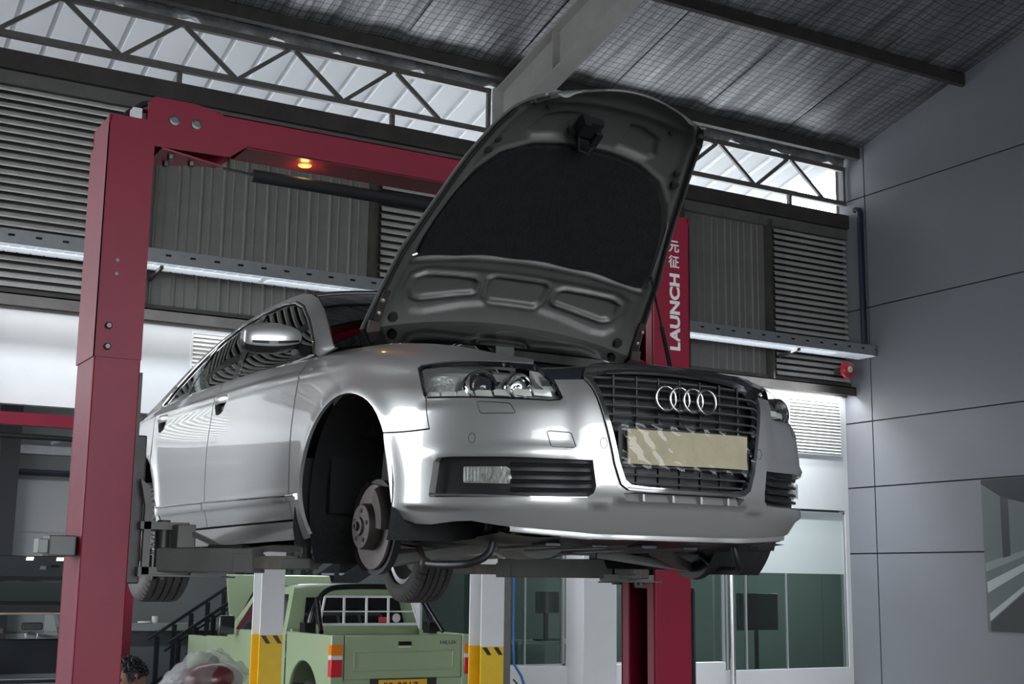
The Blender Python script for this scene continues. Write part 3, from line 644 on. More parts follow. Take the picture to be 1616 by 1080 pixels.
for sg in (-1, 1):
    S = lambda L: [(sg*a, b) for a, b in L]
    obj('washer_cover_line', groove(S(WASH)), m_blk, bumper)
    for cs, ct in ((.781,4.12),(.333,4.02)):
        c = [(sg*cs + .0125*math.cos(q), ct + .0125/TK*math.sin(q)) for q in np.linspace(0, 2*math.pi, 14, endpoint=False)]
        obj('parking_sensor', groove(c, .0013), m_blk, bumper)
    fm = sg < 0
    fg = pobj('fog_grille', patch(D(FOG), [], fn_body, gap=-.006, off=-.034, flange=0), m_blk, bumper, fm)
    for k, tt in enumerate((2.86, 3.08, 3.28, 3.47)):
        ss = np.linspace(.645, .372, 12); pos, nor = fn_body(np.stack([ss, np.full(12, tt*TK)], 1)); G = []
        for i in range(12): G.append([pos[i]-nor[i]*.006+np.array((0,0,.006)), pos[i]-nor[i]*.002, pos[i]-nor[i]*.006-np.array((0,0,.006)), pos[i]-nor[i]*.034])
        G = np.array(G); G[...,0] *= sg; obj('fog_grille_slat', MB().grid(G, cv=True), m_gblk, fg, smooth=50)
    ss = np.linspace(.945, .385, 18); pos, nor = fn_body(np.stack([ss, np.full(18, 2.66*TK)], 1)); pos = pos*np.array((sg,1,1)); nor = nor*np.array((sg,1,1))
    obj('chrome_strip', MB().tube((pos-nor*.004).tolist(), .0048, 6), m_chrome, fg, smooth=60)
    LAMP = [(.820,3.41),(.662,3.42),(.649,3.36),(.640,3.06),(.652,3.01),(.820,3.01)]
    lp = pobj('fog_lamp', patch(D(LAMP), [], fn_body, gap=0, off=-.024, flange=.01), M('lamp_reflector', (.55,.54,.50), .28, metal=.7, bump=(35,.35)), fg, fm)
    for q in np.linspace(.815, .735, 7): 
        P, N = fn_body(np.array([[q, 3.05*TK],[q, 3.38*TK]])); P = (P-N*.018)*np.array((sg,1,1)); obj('fog_lamp_flute', MB().tube(P.tolist(), .004, 6), g_lens, lp, smooth=60)
    pobj('fog_lamp_lens', patch(D(LAMP), [], fn_body, gap=0, off=-.008, flange=0), g_lens, lp, fm)
    if sg < 0: obj('towing_eye_cover_line', groove(S(TOW)), m_blk, bumper)
    # lower lip strip
P = []
for s in np.linspace(-.655, .655, 60):
    tl_ = float(np.interp(abs(s), [0,.332,.657], [1.27,1.27,1.56])); q = body(s, tl_+.05)[0]; b = body(s, tl_)[0]
    P.append([q+np.array((0,-.004,0)), b+np.array((0,-.008,-.004)), b+np.array((0,-.006,-.014)), b+np.array((0,.03,-.016)), b+np.array((0,.12,.0))])
obj('lip_strip', MB().grid(np.array(P)), m_pnt, bumper, smooth=35)
mb = MB(); pts = [np.array(body(s, 1.42)[0]) for s in np.linspace(.80, .40, 12)]
for i, q in enumerate(pts): q[2] -= .028*(i/11)**2 + .002; q[1] += .012
obj('torn_lip_end', MB().grid(np.array([[q, q+np.array((.0,.014,-.006)), q+np.array((0,.03,-.002))] for q in pts])), m_blk, bumper, smooth=60)
# --- slam panel under the bonnet edge, black inner engine bay
P = []
for s in np.linspace(-.53, .53, 61):
    a = abs(s); t0 = 6.7 + (1.25)*(1-sm(.36,.40,a)); q = body(s, t0)[0]; z1 = .802-.02*(a/.53)**2; y1 = -.74+.06*(a/.53)**2
    row = [q+np.array((0,.012,-.02)), q+np.array((0,.014,0))]
    for u in (.25,.5,.75,1): row.append(np.array((q[0]*(1-.0*u), q[1]+.014+(y1-q[1])*u, q[2]+(z1-q[2])*(1-(1-u)**2))))
    row.append(np.array((q[0], y1, .70))); P.append(row)
obj('slam_panel', MB().grid(np.array(P)), M('slam_panel_gloss', (.035,.04,.05), .16, coat=.8), car, smooth=50)
obj('engine_bay', MB().box(-.62,.62,-.72,.30,.30,.72).box(-.70,.70,.1,.32,.60,.90), m_blk, car)
obj('cowl', MB().grid(np.array([[(x, .30-.10*(1-(x/.75)**2), .93), (x, .36-.16*(1-(x/.75)**2), .955), (x, .36-.1*(1-(x/.75)**2), .985)] for x in np.linspace(-.75,.75,25)])), m_blk, car, smooth=60)
# --- grille
GO = [(0,8.10),(.16,8.10),(.30,8.07),(.345,7.93),(.375,7.55),(.385,7.10)] + G_R + [(.08,2.87)]
GI = [(0,7.60),(.16,7.60),(.285,7.50),(.325,7.32),(.348,7.0),(.354,6.5),(.320,4.92),(.281,3.6),(.258,3.16),(.236,3.04),(.17,3.00),(.08,2.99)]
def ring(L): return D(L + neg(L[1:])[::-1])
grille = pobj('chrome_grille_surround', patch(ring(GO), [ring(GI)], fn_body, step=.012, gap=.0005, off=.012, flange=.03, hole_flange=.03), m_chrome, car)
obj('grille_backing', MB().grid(np.array([[ (body(s,t)[0]+np.array((0,.055,0))) for t in np.linspace(2.9,7.7,10)] for s in np.linspace(-.37,.37,30)])), m_blk, grille)
def half_w(z):
    zs_ = [.350,.365,.40,.44,.52,.60,.66,.72,.745]; ws = [.21,.240,.262,.280,.300,.322,.338,.345,.33]; return float(np.interp(z, zs_, ws))
for z in (.737,.704,.671,.638,.605,.578,.432,.402,.374):
    hw = half_w(z); xs = np.linspace(-hw, hw, 27); G = []
    sx, tx_ = _inv(np.abs(xs), np.full(27, z), np.abs(xs)*1.03, 0); Yx = body(sx, tx_)[:,1]
    for x, y in zip(xs, Yx):
        G.append([(x,y+.004,z+.003),(x,y+.0,z),(x,y+.004,z-.0035),(x,y+.034,z-.002),(x,y+.034,z+.002)])
    obj('grille_slat', MB().grid(np.array(G), cv=True), M('grille_slat_grey', (.24,.245,.26), .28, metal=.6), grille, smooth=40)
for x in np.linspace(-.27, .27, 7):
    hw = abs(x); z1 = .745; z0 = .36 if hw < .24 else (.46 if hw < .29 else .60)
    q = body(*st_xz(hw, .55))[0]; obj('grille_rib', B(x-.003,x+.003,q[1]+.045,q[1]+.052,z0,z1), m_blk, grille)
for k in range(4):
    cx = (k-1.5)*.0587; P = []
    for a in np.linspace(0, 2*math.pi, 40, endpoint=False):
        x = cx+.0425*math.cos(a); P.append((x, -.999+.05*x*x + (.004 if math.cos(a) > 0 else 0), .672+.0425*math.sin(a)))
    obj('emblem_ring', MB().tube(P, .0055, 8, closed=True), m_chrome, grille, smooth=60)
# cardboard taped over the number plate
P = []; rr_ = np.random.default_rng(3)
for i, x in enumerate(np.linspace(-.256,.256,41)):
    row = []
    for j, z in enumerate(np.linspace(.438,.556,11)):
        y = -1.012+.045*x*x + .0012*math.sin(x*40+z*60) - .004*math.exp(-((x-.0)/.006)**2)*(1 if z > .47 else 0) + .003*math.exp(-((x-.013)/.008)**2)
        row.append((x, y, z + .002*math.sin(x*9)))
    P.append(row)
P = np.array(P); Q = P.copy(); Q[...,1] += .006
pc = obj('plate_cover', MB().grid(P).grid(Q[::-1]), M('cardboard', (.46,.40,.27), .6, noise=(14,.10)), car, smooth=180)
pc['label'] = 'beige cardboard taped over the number plate'
P = []
for x in np.linspace(-.285,.285,70):
    P.append([(x, -1.020+.045*x*x+(.0022*math.sin(x*90+z*61)+.002*math.sin(z*170+x*47))*(.15+.85*max(0,min(1,(max(abs(x)-.235,abs(z-.497)-.045))/.03))), z) for z in np.linspace(.414,.580,24)])
obj('plastic_film', MB().grid(np.array(P)), g_lens, pc, smooth=180)
obj('plate_holder', MB().grid(np.array([[(x,-.99+.045*x*x,.43),(x,-.99+.045*x*x,.565)] for x in np.linspace(-.28,.28,20)])), m_blk, pc)
# --- headlamps
def headlamp(mir):
    sg = -1 if mir else 1
    h = pobj('headlamp', patch(D(HEAD), [], fn_body, step=.03, gap=-.003, off=-.055, flange=0), M('headlamp_housing', (.42,.42,.41), .4), car, mir)
    rim = patch(D(HEAD), [list(map(tuple, inset(dens(D(HEAD), .03), .007)))], fn_body, step=.03, gap=.0005, off=-.004, flange=.02, hole_flange=.012); pobj('headlamp_seal', rim, m_gblk, h, mir)
    pobj('headlamp_lens', patch(D(HEAD), [], fn_body, step=.025, gap=.003, off=-.003, flange=0), g_lens, h, mir)
    ax = Vector((sg*.30,-.95,.05)).normalized()
    def cpos(s, t, dep): P, N = fn_body(np.array([[s, t*TK]])); q = P[0]-N[0]*dep; return (sg*q[0], q[1], q[2])
    for nm, s, t, r, dep in (('projector', .795, 6.80, .053, .040), ('main_beam', .632, 6.70, .044, .040)):
        c = cpos(s, t, dep)
        obj(nm+'_bezel', MB().lathe([(r*.82,.030),(r*.86,.042),(r*.98,.040),(r*1.06,.026),(r*1.08,0),(r*1.12,-.005),(r*1.12,-.022),(r*1.18,-.024),(r*1.18,-.04),(r*.8,-.04)], c, ax, 32, cap=False), m_chrome, h, smooth=40)
        if nm == 'projector': obj('projector_lens', MB().lathe([(0,.034),(r*.4,.031),(r*.7,.022),(r*.84,.008)], c, ax, 24, cap=False), M('projector_glass', (.03,.03,.035), .05, coat=1), h, smooth=180)
        else: obj('main_beam_reflector', MB().lathe([(r*.85,.03),(r*.7,.008),(r*.4,-.012),(.008,-.02),(.008,.012),(0,.014)], c, ax, 24, cap=False), m_chrome, h, smooth=40)
    # outer reflector, inner chrome wedge, LED blade of segments
    o1 = [(1.07,6.1),(1.09,6.8),(1.10,7.35),(1.0,7.45),(.92,7.35),(.90,6.0)]
    pobj('corner_reflector', patch(D(o1), [], fn_body, step=.02, gap=0, off=-.035, flange=.02), M('indicator_reflector', (.66,.65,.62), .35, metal=.3, bump=(45,.7)), h, mir)
    w1 = [(.585,7.95),(.545,7.75),(.512,6.9),(.485,6.0),(.52,5.95),(.56,6.9)]
    pobj('inner_trim', patch(D(w1), [], fn_body, step=.02, gap=0, off=-.022, flange=.03), M('headlamp_trim', (.58,.57,.55), .35, metal=.2), h, mir)
    for k in range(7):
        a = .495+k*.075; seg = [(a+.003,5.62),(a+.072,5.68),(a+.078,6.02),(a+.065,6.12),(a+.012,6.05)]
        pobj('led_segment', patch(D(seg), [], fn_body, step=.02, gap=.001, off=-.016, flange=.02), M('led_blade', (.72,.72,.66), .25, metal=.1, coat=.5), h, mir)
both(headlamp)
# --- greenhouse: glass, pillars, roof
def fn_gh(UV):
    y, z = UV[:,0], UV[:,1]; x = ghx(y, z); e = 1e-3; dy = (ghx(y+e, z)-x)/e; dz = (ghx(y, z+e)-x)/e
    N = np.stack([np.ones_like(x), -dy, -dz], 1); N /= np.linalg.norm(N, axis=1, keepdims=True); return np.stack([x, y, z], 1), N
DLO_T = [(.42,.955),(.473,1.009),(.60,1.082),(.782,1.173),(1.032,1.28),(1.256,1.346),(1.466,1.376),(1.79,1.386),(2.09,1.366),(2.35,1.322),(2.53,1.262),(2.66,1.200),(2.82,1.110),(2.96,1.015)]
def bel(y): return float(np.interp(y, [.40,1.14,1.47,2.37,3.0], [.945,.965,.983,1.002,1.004]))
def top(y): return float(np.interp(y, [p[0] for p in DLO_T], [p[1] for p in DLO_T]))
W1 = [(.43,bel(.43)),(.9,bel(.9)),(1.46,bel(1.46)),(1.72,top(1.72)-.012)] + [(y, z-.012) for y, z in DLO_T[7:8] if y < 1.7] + [(y, z-.010) for y, z in DLO_T[:7][::-1]]
W2 = [(1.56,bel(1.56)),(2.0,bel(2)),(2.40,bel(2.4)),(2.40,top(2.4)-.012),(2.35,1.31),(2.09,1.354),(1.82,1.374)]
W3 = [(2.46,bel(2.46)),(2.90,bel(2.9)),(2.80,1.108),(2.64,1.20),(2.53,1.25),(2.46,1.275)]
BP = [(1.46,bel(1.46)),(1.56,bel(1.56)),(1.82,1.374),(1.72,1.372)]
CP = [(2.40,bel(2.4)),(2.46,bel(2.46)),(2.46,1.275),(2.40,1.298)]
APIL = [(.36,.940),(.415,.957),(.468,1.016),(.596,1.09),(.778,1.181),(1.028,1.289),(1.252,1.356),(1.466,1.386),(1.466,1.412),(1.25,1.395),(1.05,1.352),(.86,1.292),(.65,1.205),(.45,1.105),(.30,1.02),(.19,.950)]
RAIL = [(1.47,1.386),(1.79,1.396),(2.09,1.376),(2.36,1.332),(2.54,1.271),(2.67,1.208),(2.83,1.117),(2.98,1.004),(3.32,1.0),(3.1,1.08),(2.78,1.245),(2.5,1.335),(2.1,1.398),(1.8,1.417),(1.47,1.412)]
PW = {}
for nm, poly, mat, off in (('front_side_window', W1, g_car, -.006), ('rear_side_window', W2, g_car, -.006), ('quarter_window', W3, g_car, -.006), ('centre_pillar', BP, m_gblk, -.002), ('rear_window_divider', CP, m_gblk, -.002), ('windscreen_pillar', APIL, m_pnt, 0), ('roof_rail', RAIL, m_pnt, 0)):
    PW[nm] = patch(poly, [], fn_gh, step=.03, gap=0, off=off, flange=.015 if mat is m_pnt else 0)
    for mir in (True, False): pobj(nm, PW[nm], mat, car, mir)
for sg in (-1, 1):
    pts = dens(DLO_T + [(2.9,bel(2.9)),(2.4,bel(2.4)),(1.5,bel(1.5)),(.9,bel(.9))], .04); P, N = fn_gh(pts); P = P*np.array((sg,1,1))
    obj('window_chrome_trim', MB().tube(P.tolist(), .0065, 6, closed=True), m_chrome, car, smooth=60)
def top_grid(stn, m=21, dz=0):
    G = []
    for yr, zr, yc, zc in stn:
        xr = float(ghx(yr, zr))-.004; row = []
        for u in np.linspace(-1, 1, m):
            k = 1-u*u; row.append((xr*u, yr+(yc-yr)*k, zr+dz+(zc-zr)*(1-abs(u)**2.4)))
        G.append(row)
    return np.array(G)
def refine(stn, n):
    S = catmull(np.array(stn), n); return S.tolist()
ws = refine([(.19,.952,.06,1.005),(.45,1.107,.36,1.18),(.86,1.293,.82,1.36),(1.10,1.366,1.10,1.425)], 6)
rf = refine([(1.10,1.366,1.10,1.428),(1.47,1.411,1.5,1.457),(1.8,1.416,1.8,1.461),(2.1,1.397,2.1,1.452),(2.5,1.334,2.5,1.41),(2.78,1.244,2.82,1.345)], 6)
rg = refine([(2.78,1.244,2.82,1.345),(3.1,1.08,3.15,1.18),(3.30,1.0,3.42,1.05)], 6)
obj('windscreen', MB().grid(top_grid(ws)), thin_glass('windscreen_glass', (.10,.11,.105), refl=1.5), car, smooth=180); obj('roof', MB().grid(top_grid(rf)), m_pnt, car, smooth=180); obj('rear_screen', MB().grid(top_grid(rg)), g_car, car, smooth=180)
obj('headliner', MB().grid(top_grid(rf[2:], dz=-.03)), M('headliner_grey', (.10,.10,.10), .9), car, smooth=180)
obj('boot_lid', MB().grid(np.array([[(x, 3.30+.12*(1-(x/.8)**2), 1.0+.05*(1-(x/.8)**2)), (x, 3.6, 1.0+.04*(1-(x/.8)**2)), (x*.92, 3.92, .98+.03*(1-(x/.8)**2)), (x*.9, 3.97, .90)] for x in np.linspace(-.8,.8,15)])), m_pnt, car, smooth=50)
# cabin
obj('cabin_floor', MB().box(-.80,.80,.35,3.3,.26,.30).box(-.80,.80,.30,.75,.30,.90).box(-.78,.78,2.55,3.2,.30,.98), m_blk, car)
for x in (-.38, .38):
    st_ = obj('front_seat', MB().box(x-.25,x+.25,1.25,1.75,.42,.56).add([(x-.25,1.70,.5),(x+.25,1.70,.5),(x+.25,1.84,.5),(x-.25,1.84,.5),(x-.20,1.95,1.10),(x+.20,1.95,1.10),(x+.20,2.03,1.10),(x-.20,2.03,1.10)], [(0,3,2,1),(4,5,6,7),(0,1,5,4),(1,2,6,5),(2,3,7,6),(3,0,4,7)]), M('seat_fabric', (.03,.03,.032), .8), car, bevel=.04)
    obj('headrest', B(x-.13,x+.13,1.98,2.07,1.13,1.29), MATS['seat_fabric'], st_, bevel=.035)
for x in (-.4, 0, .4): obj('rear_headrest', B(x-.12,x+.12,2.62,2.72,.98,1.12), MATS['seat_fabric'], car, bevel=.03)
# mirrors
def mirror(mir):
    sg = -1 if mir else 1; n, m_ = 26, 17; c = np.array((sg*.985,.56,1.030)); G = []
    for i in range(n):
        u = i/(n-1); a = -math.pi/2+math.pi*u; cs = max(0, math.cos(a))**(.42 if a > 0 else .62); row = []
        xx = math.copysign(abs(math.sin(a))**.9, math.sin(a))*.128
        for j in range(m_*2):
            b = 2*math.pi*j/(m_*2); cy = math.copysign(abs(math.cos(b))**.75, math.cos(b)); sz = math.copysign(abs(math.sin(b))**.75, math.sin(b))
            hz = .066*(1-.18*(xx*1 < 0)*abs(xx/.128)); row.append(c+np.array((sg*xx, cy*cs*(.062 if cy < 0 else .040), sz*cs*hz - .010*(xx/.128))))
        G.append(row)
    G = np.array(G); lowj = [j for j in range(m_*2) if math.sin(2*math.pi*j/(m_*2)) < -.52]
    o = obj('door_mirror', MB().grid(G, cv=True), m_pnt, car, smooth=180)
    L = G[:, lowj]*1.0; L = L + (L-c)*.015; obj('mirror_underside', MB().grid(L), m_blk, o, smooth=180)
    j1 = [j for j in range(m_*2) if -.50 < math.sin(2*math.pi*j/(m_*2)) < -.15 and math.cos(2*math.pi*j/(m_*2)) < 0]
    K = G[5:20][:, j1[:2]]; K = K+(K-c)*.02; obj('indicator_slot', MB().grid(K), m_gblk, o)
    obj('mirror_arm', MB().add([(sg*x, y, z) for x, y, z in ((.87,.53,.965),(.87,.62,.965),(.80,.66,.955),(.80,.46,.955),(.88,.53,1.015),(.88,.62,1.015),(.815,.66,1.02),(.815,.46,1.0))], [(0,3,2,1),(4,5,6,7),(0,1,5,4),(1,2,6,5),(2,3,7,6),(3,0,4,7)]), m_blk, o, bevel=.01)
both(mirror)
# --- bonnet, opened: underside profile runs from the hinge up and forward
HP = catmull(np.array([(.33,1.0),(.24,1.13),(.06,1.325),(-.16,1.53),(-.36,1.69),(-.52,1.785),(-.66,1.81),(-.80,1.79)]), 30)
HL = np.concatenate([[0], np.cumsum(np.hypot(*np.diff(HP, axis=0).T))])
def hprof(l):
    y = np.interp(l, HL, HP[:,0]); z = np.interp(l, HL, HP[:,1]); e = .01
    ty = (np.interp(l+e, HL, HP[:,0])-np.interp(l-e, HL, HP[:,0])); tz = (np.interp(l+e, HL, HP[:,1])-np.interp(l-e, HL, HP[:,1])); k = np.hypot(ty, tz)+1e-9
    return y, z, -tz/k*-1, ty/k*-1        # outward = up/back side: (+z component)
def hood_half(l): return np.interp(l, [0,.05,.2,.45,.67,.92,1.09,1.18,1.24,1.285,1.33], [.69,.69,.665,.635,.58,.525,.475,.445,.41,.375,.30])
def hood_pos(X, l, d):
    """d>0 towards the outer skin"""
    y, z, ny, nz = hprof(l); hw = .70; c = .055*(1-np.clip(np.abs(X)/hood_half(l), 0, 1)**2)*sm(0,.25,l)+.03*(1-np.clip(np.abs(X)/.69,0,1)**2)
    k = d+c; return np.stack([X, y+ny*k, z+nz*k], -1)
def smooth_poly_dist(X, l, poly):
    """signed distance (positive inside) to a polygon, vectorised"""
    P = np.stack([X.ravel(), l.ravel()], 1); n = len(poly); d = np.full(len(P), 1e9)
    for i in range(n):
        a, b = np.array(poly[i]), np.array(poly[(i+1) % n]); ab = b-a; t = np.clip(((P-a)@ab)/(ab@ab+1e-12), 0, 1); q = a+t[:,None]*ab; d = np.minimum(d, np.hypot(*(P-q).T))
    return np.where(inside(P, poly), d, -d).reshape(X.shape)
REC_L = [(-.512,.264),(-.505,.31),(-.464,.328),(-.341,.328),(-.224,.324),(-.198,.307),(-.192,.267),(-.207,.254),(-.454,.217),(-.49,.227)]
REC_R = [(-a, b) for a, b in REC_L]
REC_C = [(-.150,.322),(-.125,.342),(.125,.342),(.150,.322),(.14,.25),(.115,.225),(-.115,.225),(-.14,.25)]
TROUGH = [(-.56,.25),(-.535,.19),(-.49,.155),(-.42,.155),(-.234,.195),(-.1,.212),(.1,.212),(.234,.195),(.42,.155),(.49,.155),(.535,.19),(.56,.25),(.545,.34),(.48,.37),(-.48,.37),(-.545,.34)]
PAD = [(-.555,.43),(-.552,.52),(-.535,.62),(-.495,.75),(-.445,.85),(-.37,.935),(-.25,.985),(-.1,1.003),(.1,1.003),(.25,.985),(.37,.935),(.445,.85),(.495,.75),(.535,.62),(.552,.52),(.555,.43),(.3,.452),(0,.458),(-.3,.452)]
LREC = [(-.31,1.06),(-.27,1.14),(-.19,1.165),(-.12,1.165),(-.12,1.05),(-.28,1.03)]
LRECR = [(-a, b) for a, b in LREC]
def inner_disp(X, l):
    d = np.zeros_like(X)
    dt = smooth_poly_dist(X, l, TROUGH); d += .015*sm(-.012, .02, dt)                     # wide trough, pressed up
    for p, k in ((REC_L,.006),(REC_R,.006),(REC_C,.004)):
        q = smooth_poly_dist(X, l, p); d -= .018*np.exp(-((q+.006)/.010)**2); d += k*sm(0,.012,q)
    for p in (LREC, LRECR): q = smooth_poly_dist(X, l, p); d += .016*sm(-.006,.014,q)
    q = smooth_poly_dist(X, l, PAD); d += .012*sm(-.02,.01,q) - .010*np.exp(-((q+.028)/.010)**2)
    e = hood_half(l)-np.abs(X); d -= .012*np.exp(-((e-.05)/.016)**2); d += .010*np.exp(-((e-.022)/.010)**2)
    d -= .010*np.exp(-((l-1.235)/.02)**2)*(np.abs(X) < .33)
    return d
m_hin = M('bonnet_inner_grey', (.115,.115,.108), .42, metal=.35, noise=(5,.12))
NL, NX = 150, 130; us = np.linspace(-1, 1, NX); vs = np.linspace(0, 1, NL)
def rear_l(X): return .05+.072*(1-np.clip(np.abs(X)/.66,0,1)**2)
def front_l(u): return 1.285+.055*(1-np.abs(u)**2.2)+.02*np.exp(-((np.abs(u)-1)/.05)**2)
U, V_ = np.meshgrid(us, vs, indexing='ij')
l0 = rear_l(U*.68); l1 = front_l(U); Lg = l0+(l1-l0)*V_; Xg = U*hood_half(np.minimum(Lg, 1.29)*(1)+0*Lg)
Hin = hood_pos(Xg, Lg, inner_disp(Xg, Lg))
edge_ = np.minimum(np.minimum((1-np.abs(U))*.6, (1-V_)*1.2), V_*1.2); skin_d = .010+.024*sm(0, .10, edge_)
bonnet = obj('bonnet', MB().grid(hood_pos(Xg*1.012, Lg, skin_d)[:, ::-1]), m_pnt, car, smooth=180)
obj('bonnet_inner_panel', MB().grid(Hin), m_hin, bonnet, smooth=180)
# folded edge between skin and inner panel
ring_i = np.concatenate([Hin[0,:], Hin[:,-1], Hin[-1,::-1], Hin[::-1,0]]); O_ = hood_pos(Xg*1.012, Lg, skin_d); ring_o = np.concatenate([O_[0,:], O_[:,-1], O_[-1,::-1], O_[::-1,0]])
obj('bonnet_hem', MB().grid(np.stack([ring_i, ring_i*.35+ring_o*.65+np.array((0,-.002,-.004)), ring_o], 1), cu=True), m_hin, bonnet, smooth=60)
# rubber seal along both edges
for sg in (-1, 1):
    ll = np.linspace(.12, 1.18, 60); obj('bonnet_seal', MB().tube(hood_pos(sg*(hood_half(ll)-.014), ll, np.full_like(ll, -.006)).tolist(), .007, 6), m_rub, bonnet, smooth=60)
# insulation pad
pd = patch(PAD, [], lambda UV: (hood_pos(UV[:,0], UV[:,1], np.full(len(UV), -.012)+.006*np.sin(UV[:,0]*23)*np.sin(UV[:,1]*19)), np.stack([0*UV[:,0], -hprof(UV[:,1])[2], -hprof(UV[:,1])[3]], 1)), step=.025, gap=0, flange=.02)
pobj('insulation_pad', pd, M('black_felt', (.006,.006,.0065), .95, noise=(20,.5), bump=(60,.4)), bonnet)
def at_h(X, l, d): return hood_pos(np.array([X]), np.array([l]), np.array([d]))[0]
def n_h(l): y, z, a, b = hprof(np.array([l])); return Vector((0, -a[0], -b[0]))
for X, l, r in ((-.563,.134,.022),(.563,.134,.022),(-.430,1.02,.016),(.430,1.02,.016),(-.45,.966,.020),(.45,.966,.020),(-.39,1.24,.016),(.39,1.24,.016),(-.29,1.19,.008),(.29,1.19,.008)):
    obj('rubber_buffer', MB().lathe([(r,-.004),(r,.008),(r*.8,.014),(r*.4,.015)], at_h(X, l, -.002), n_h(l), 14), m_rub, bonnet, smooth=40)
# latch
lt = MB(); c = at_h(-.06, 1.13, -.01); nh = n_h(1.13)
for dx, dl, sx, sl, sd in ((0,0,.085,.07,.035),(-.045,.02,.03,.05,.06),(.04,-.03,.03,.06,.055),(.0,-.06,.05,.02,.05),(-.07,-.03,.025,.02,.03)):
    a = Vector(at_h(-.06+dx, 1.13+dl-sl/2, -.01)); b = Vector(at_h(-.06+dx, 1.13+dl+sl/2, -.01)); lt.bar(a+nh*sd/2, b+nh*sd/2, sx, sd, nh)
lt.tube([at_h(-.10,1.10,-.05), at_h(-.08,1.05,-.075), at_h(-.03,1.04,-.075), at_h(.0,1.09,-.05)], .006, 6)
obj('bonnet_latch', lt, m_blk, bonnet)
# hinges and gas strut
for sg in (-1, 1):
    mb = MB(); mb.bar((sg*.66,.31,.93), (sg*.65,.25,1.09), .02, .05, (1,0,0)); mb.bar((sg*.66,.31,.93), (sg*.66,.42,.93), .02, .05, (1,0,0)); mb.bar(at_h(sg*.645,.08,-.012), at_h(sg*.635,.26,-.012), .03, .012, n_h(.15))
    obj('bonnet_hinge', mb, m_iron, bonnet)
    for l in (.10,.16,.22): obj('hinge_bolt', MB().lathe([(.009,0),(.009,.010),(.005,.012)], at_h(sg*.645, l, -.018), n_h(l), 8), m_alu, bonnet)
a = Vector(at_h(.565,.50,-.02)); b = Vector((.60,-.12,.86)); mid = a.lerp(b, .45)
obj('gas_strut', MB().tube([a, mid], .005, 8).tube([mid, b], .010, 8), m_gblk, bonnet, smooth=60)
obj('washer_hose', MB().tube([at_h(.575,.46,-.016), at_h(.545,.62,-.022), at_h(.515,.76,-.02), at_h(.50,.80,-.015)], .004, 6), m_alu, bonnet, smooth=60)
obj('washer_hose', MB().tube([at_h(-.585,.44,-.018), at_h(-.565,.45,-.02)], .008, 6), m_alu, bonnet, smooth=60)
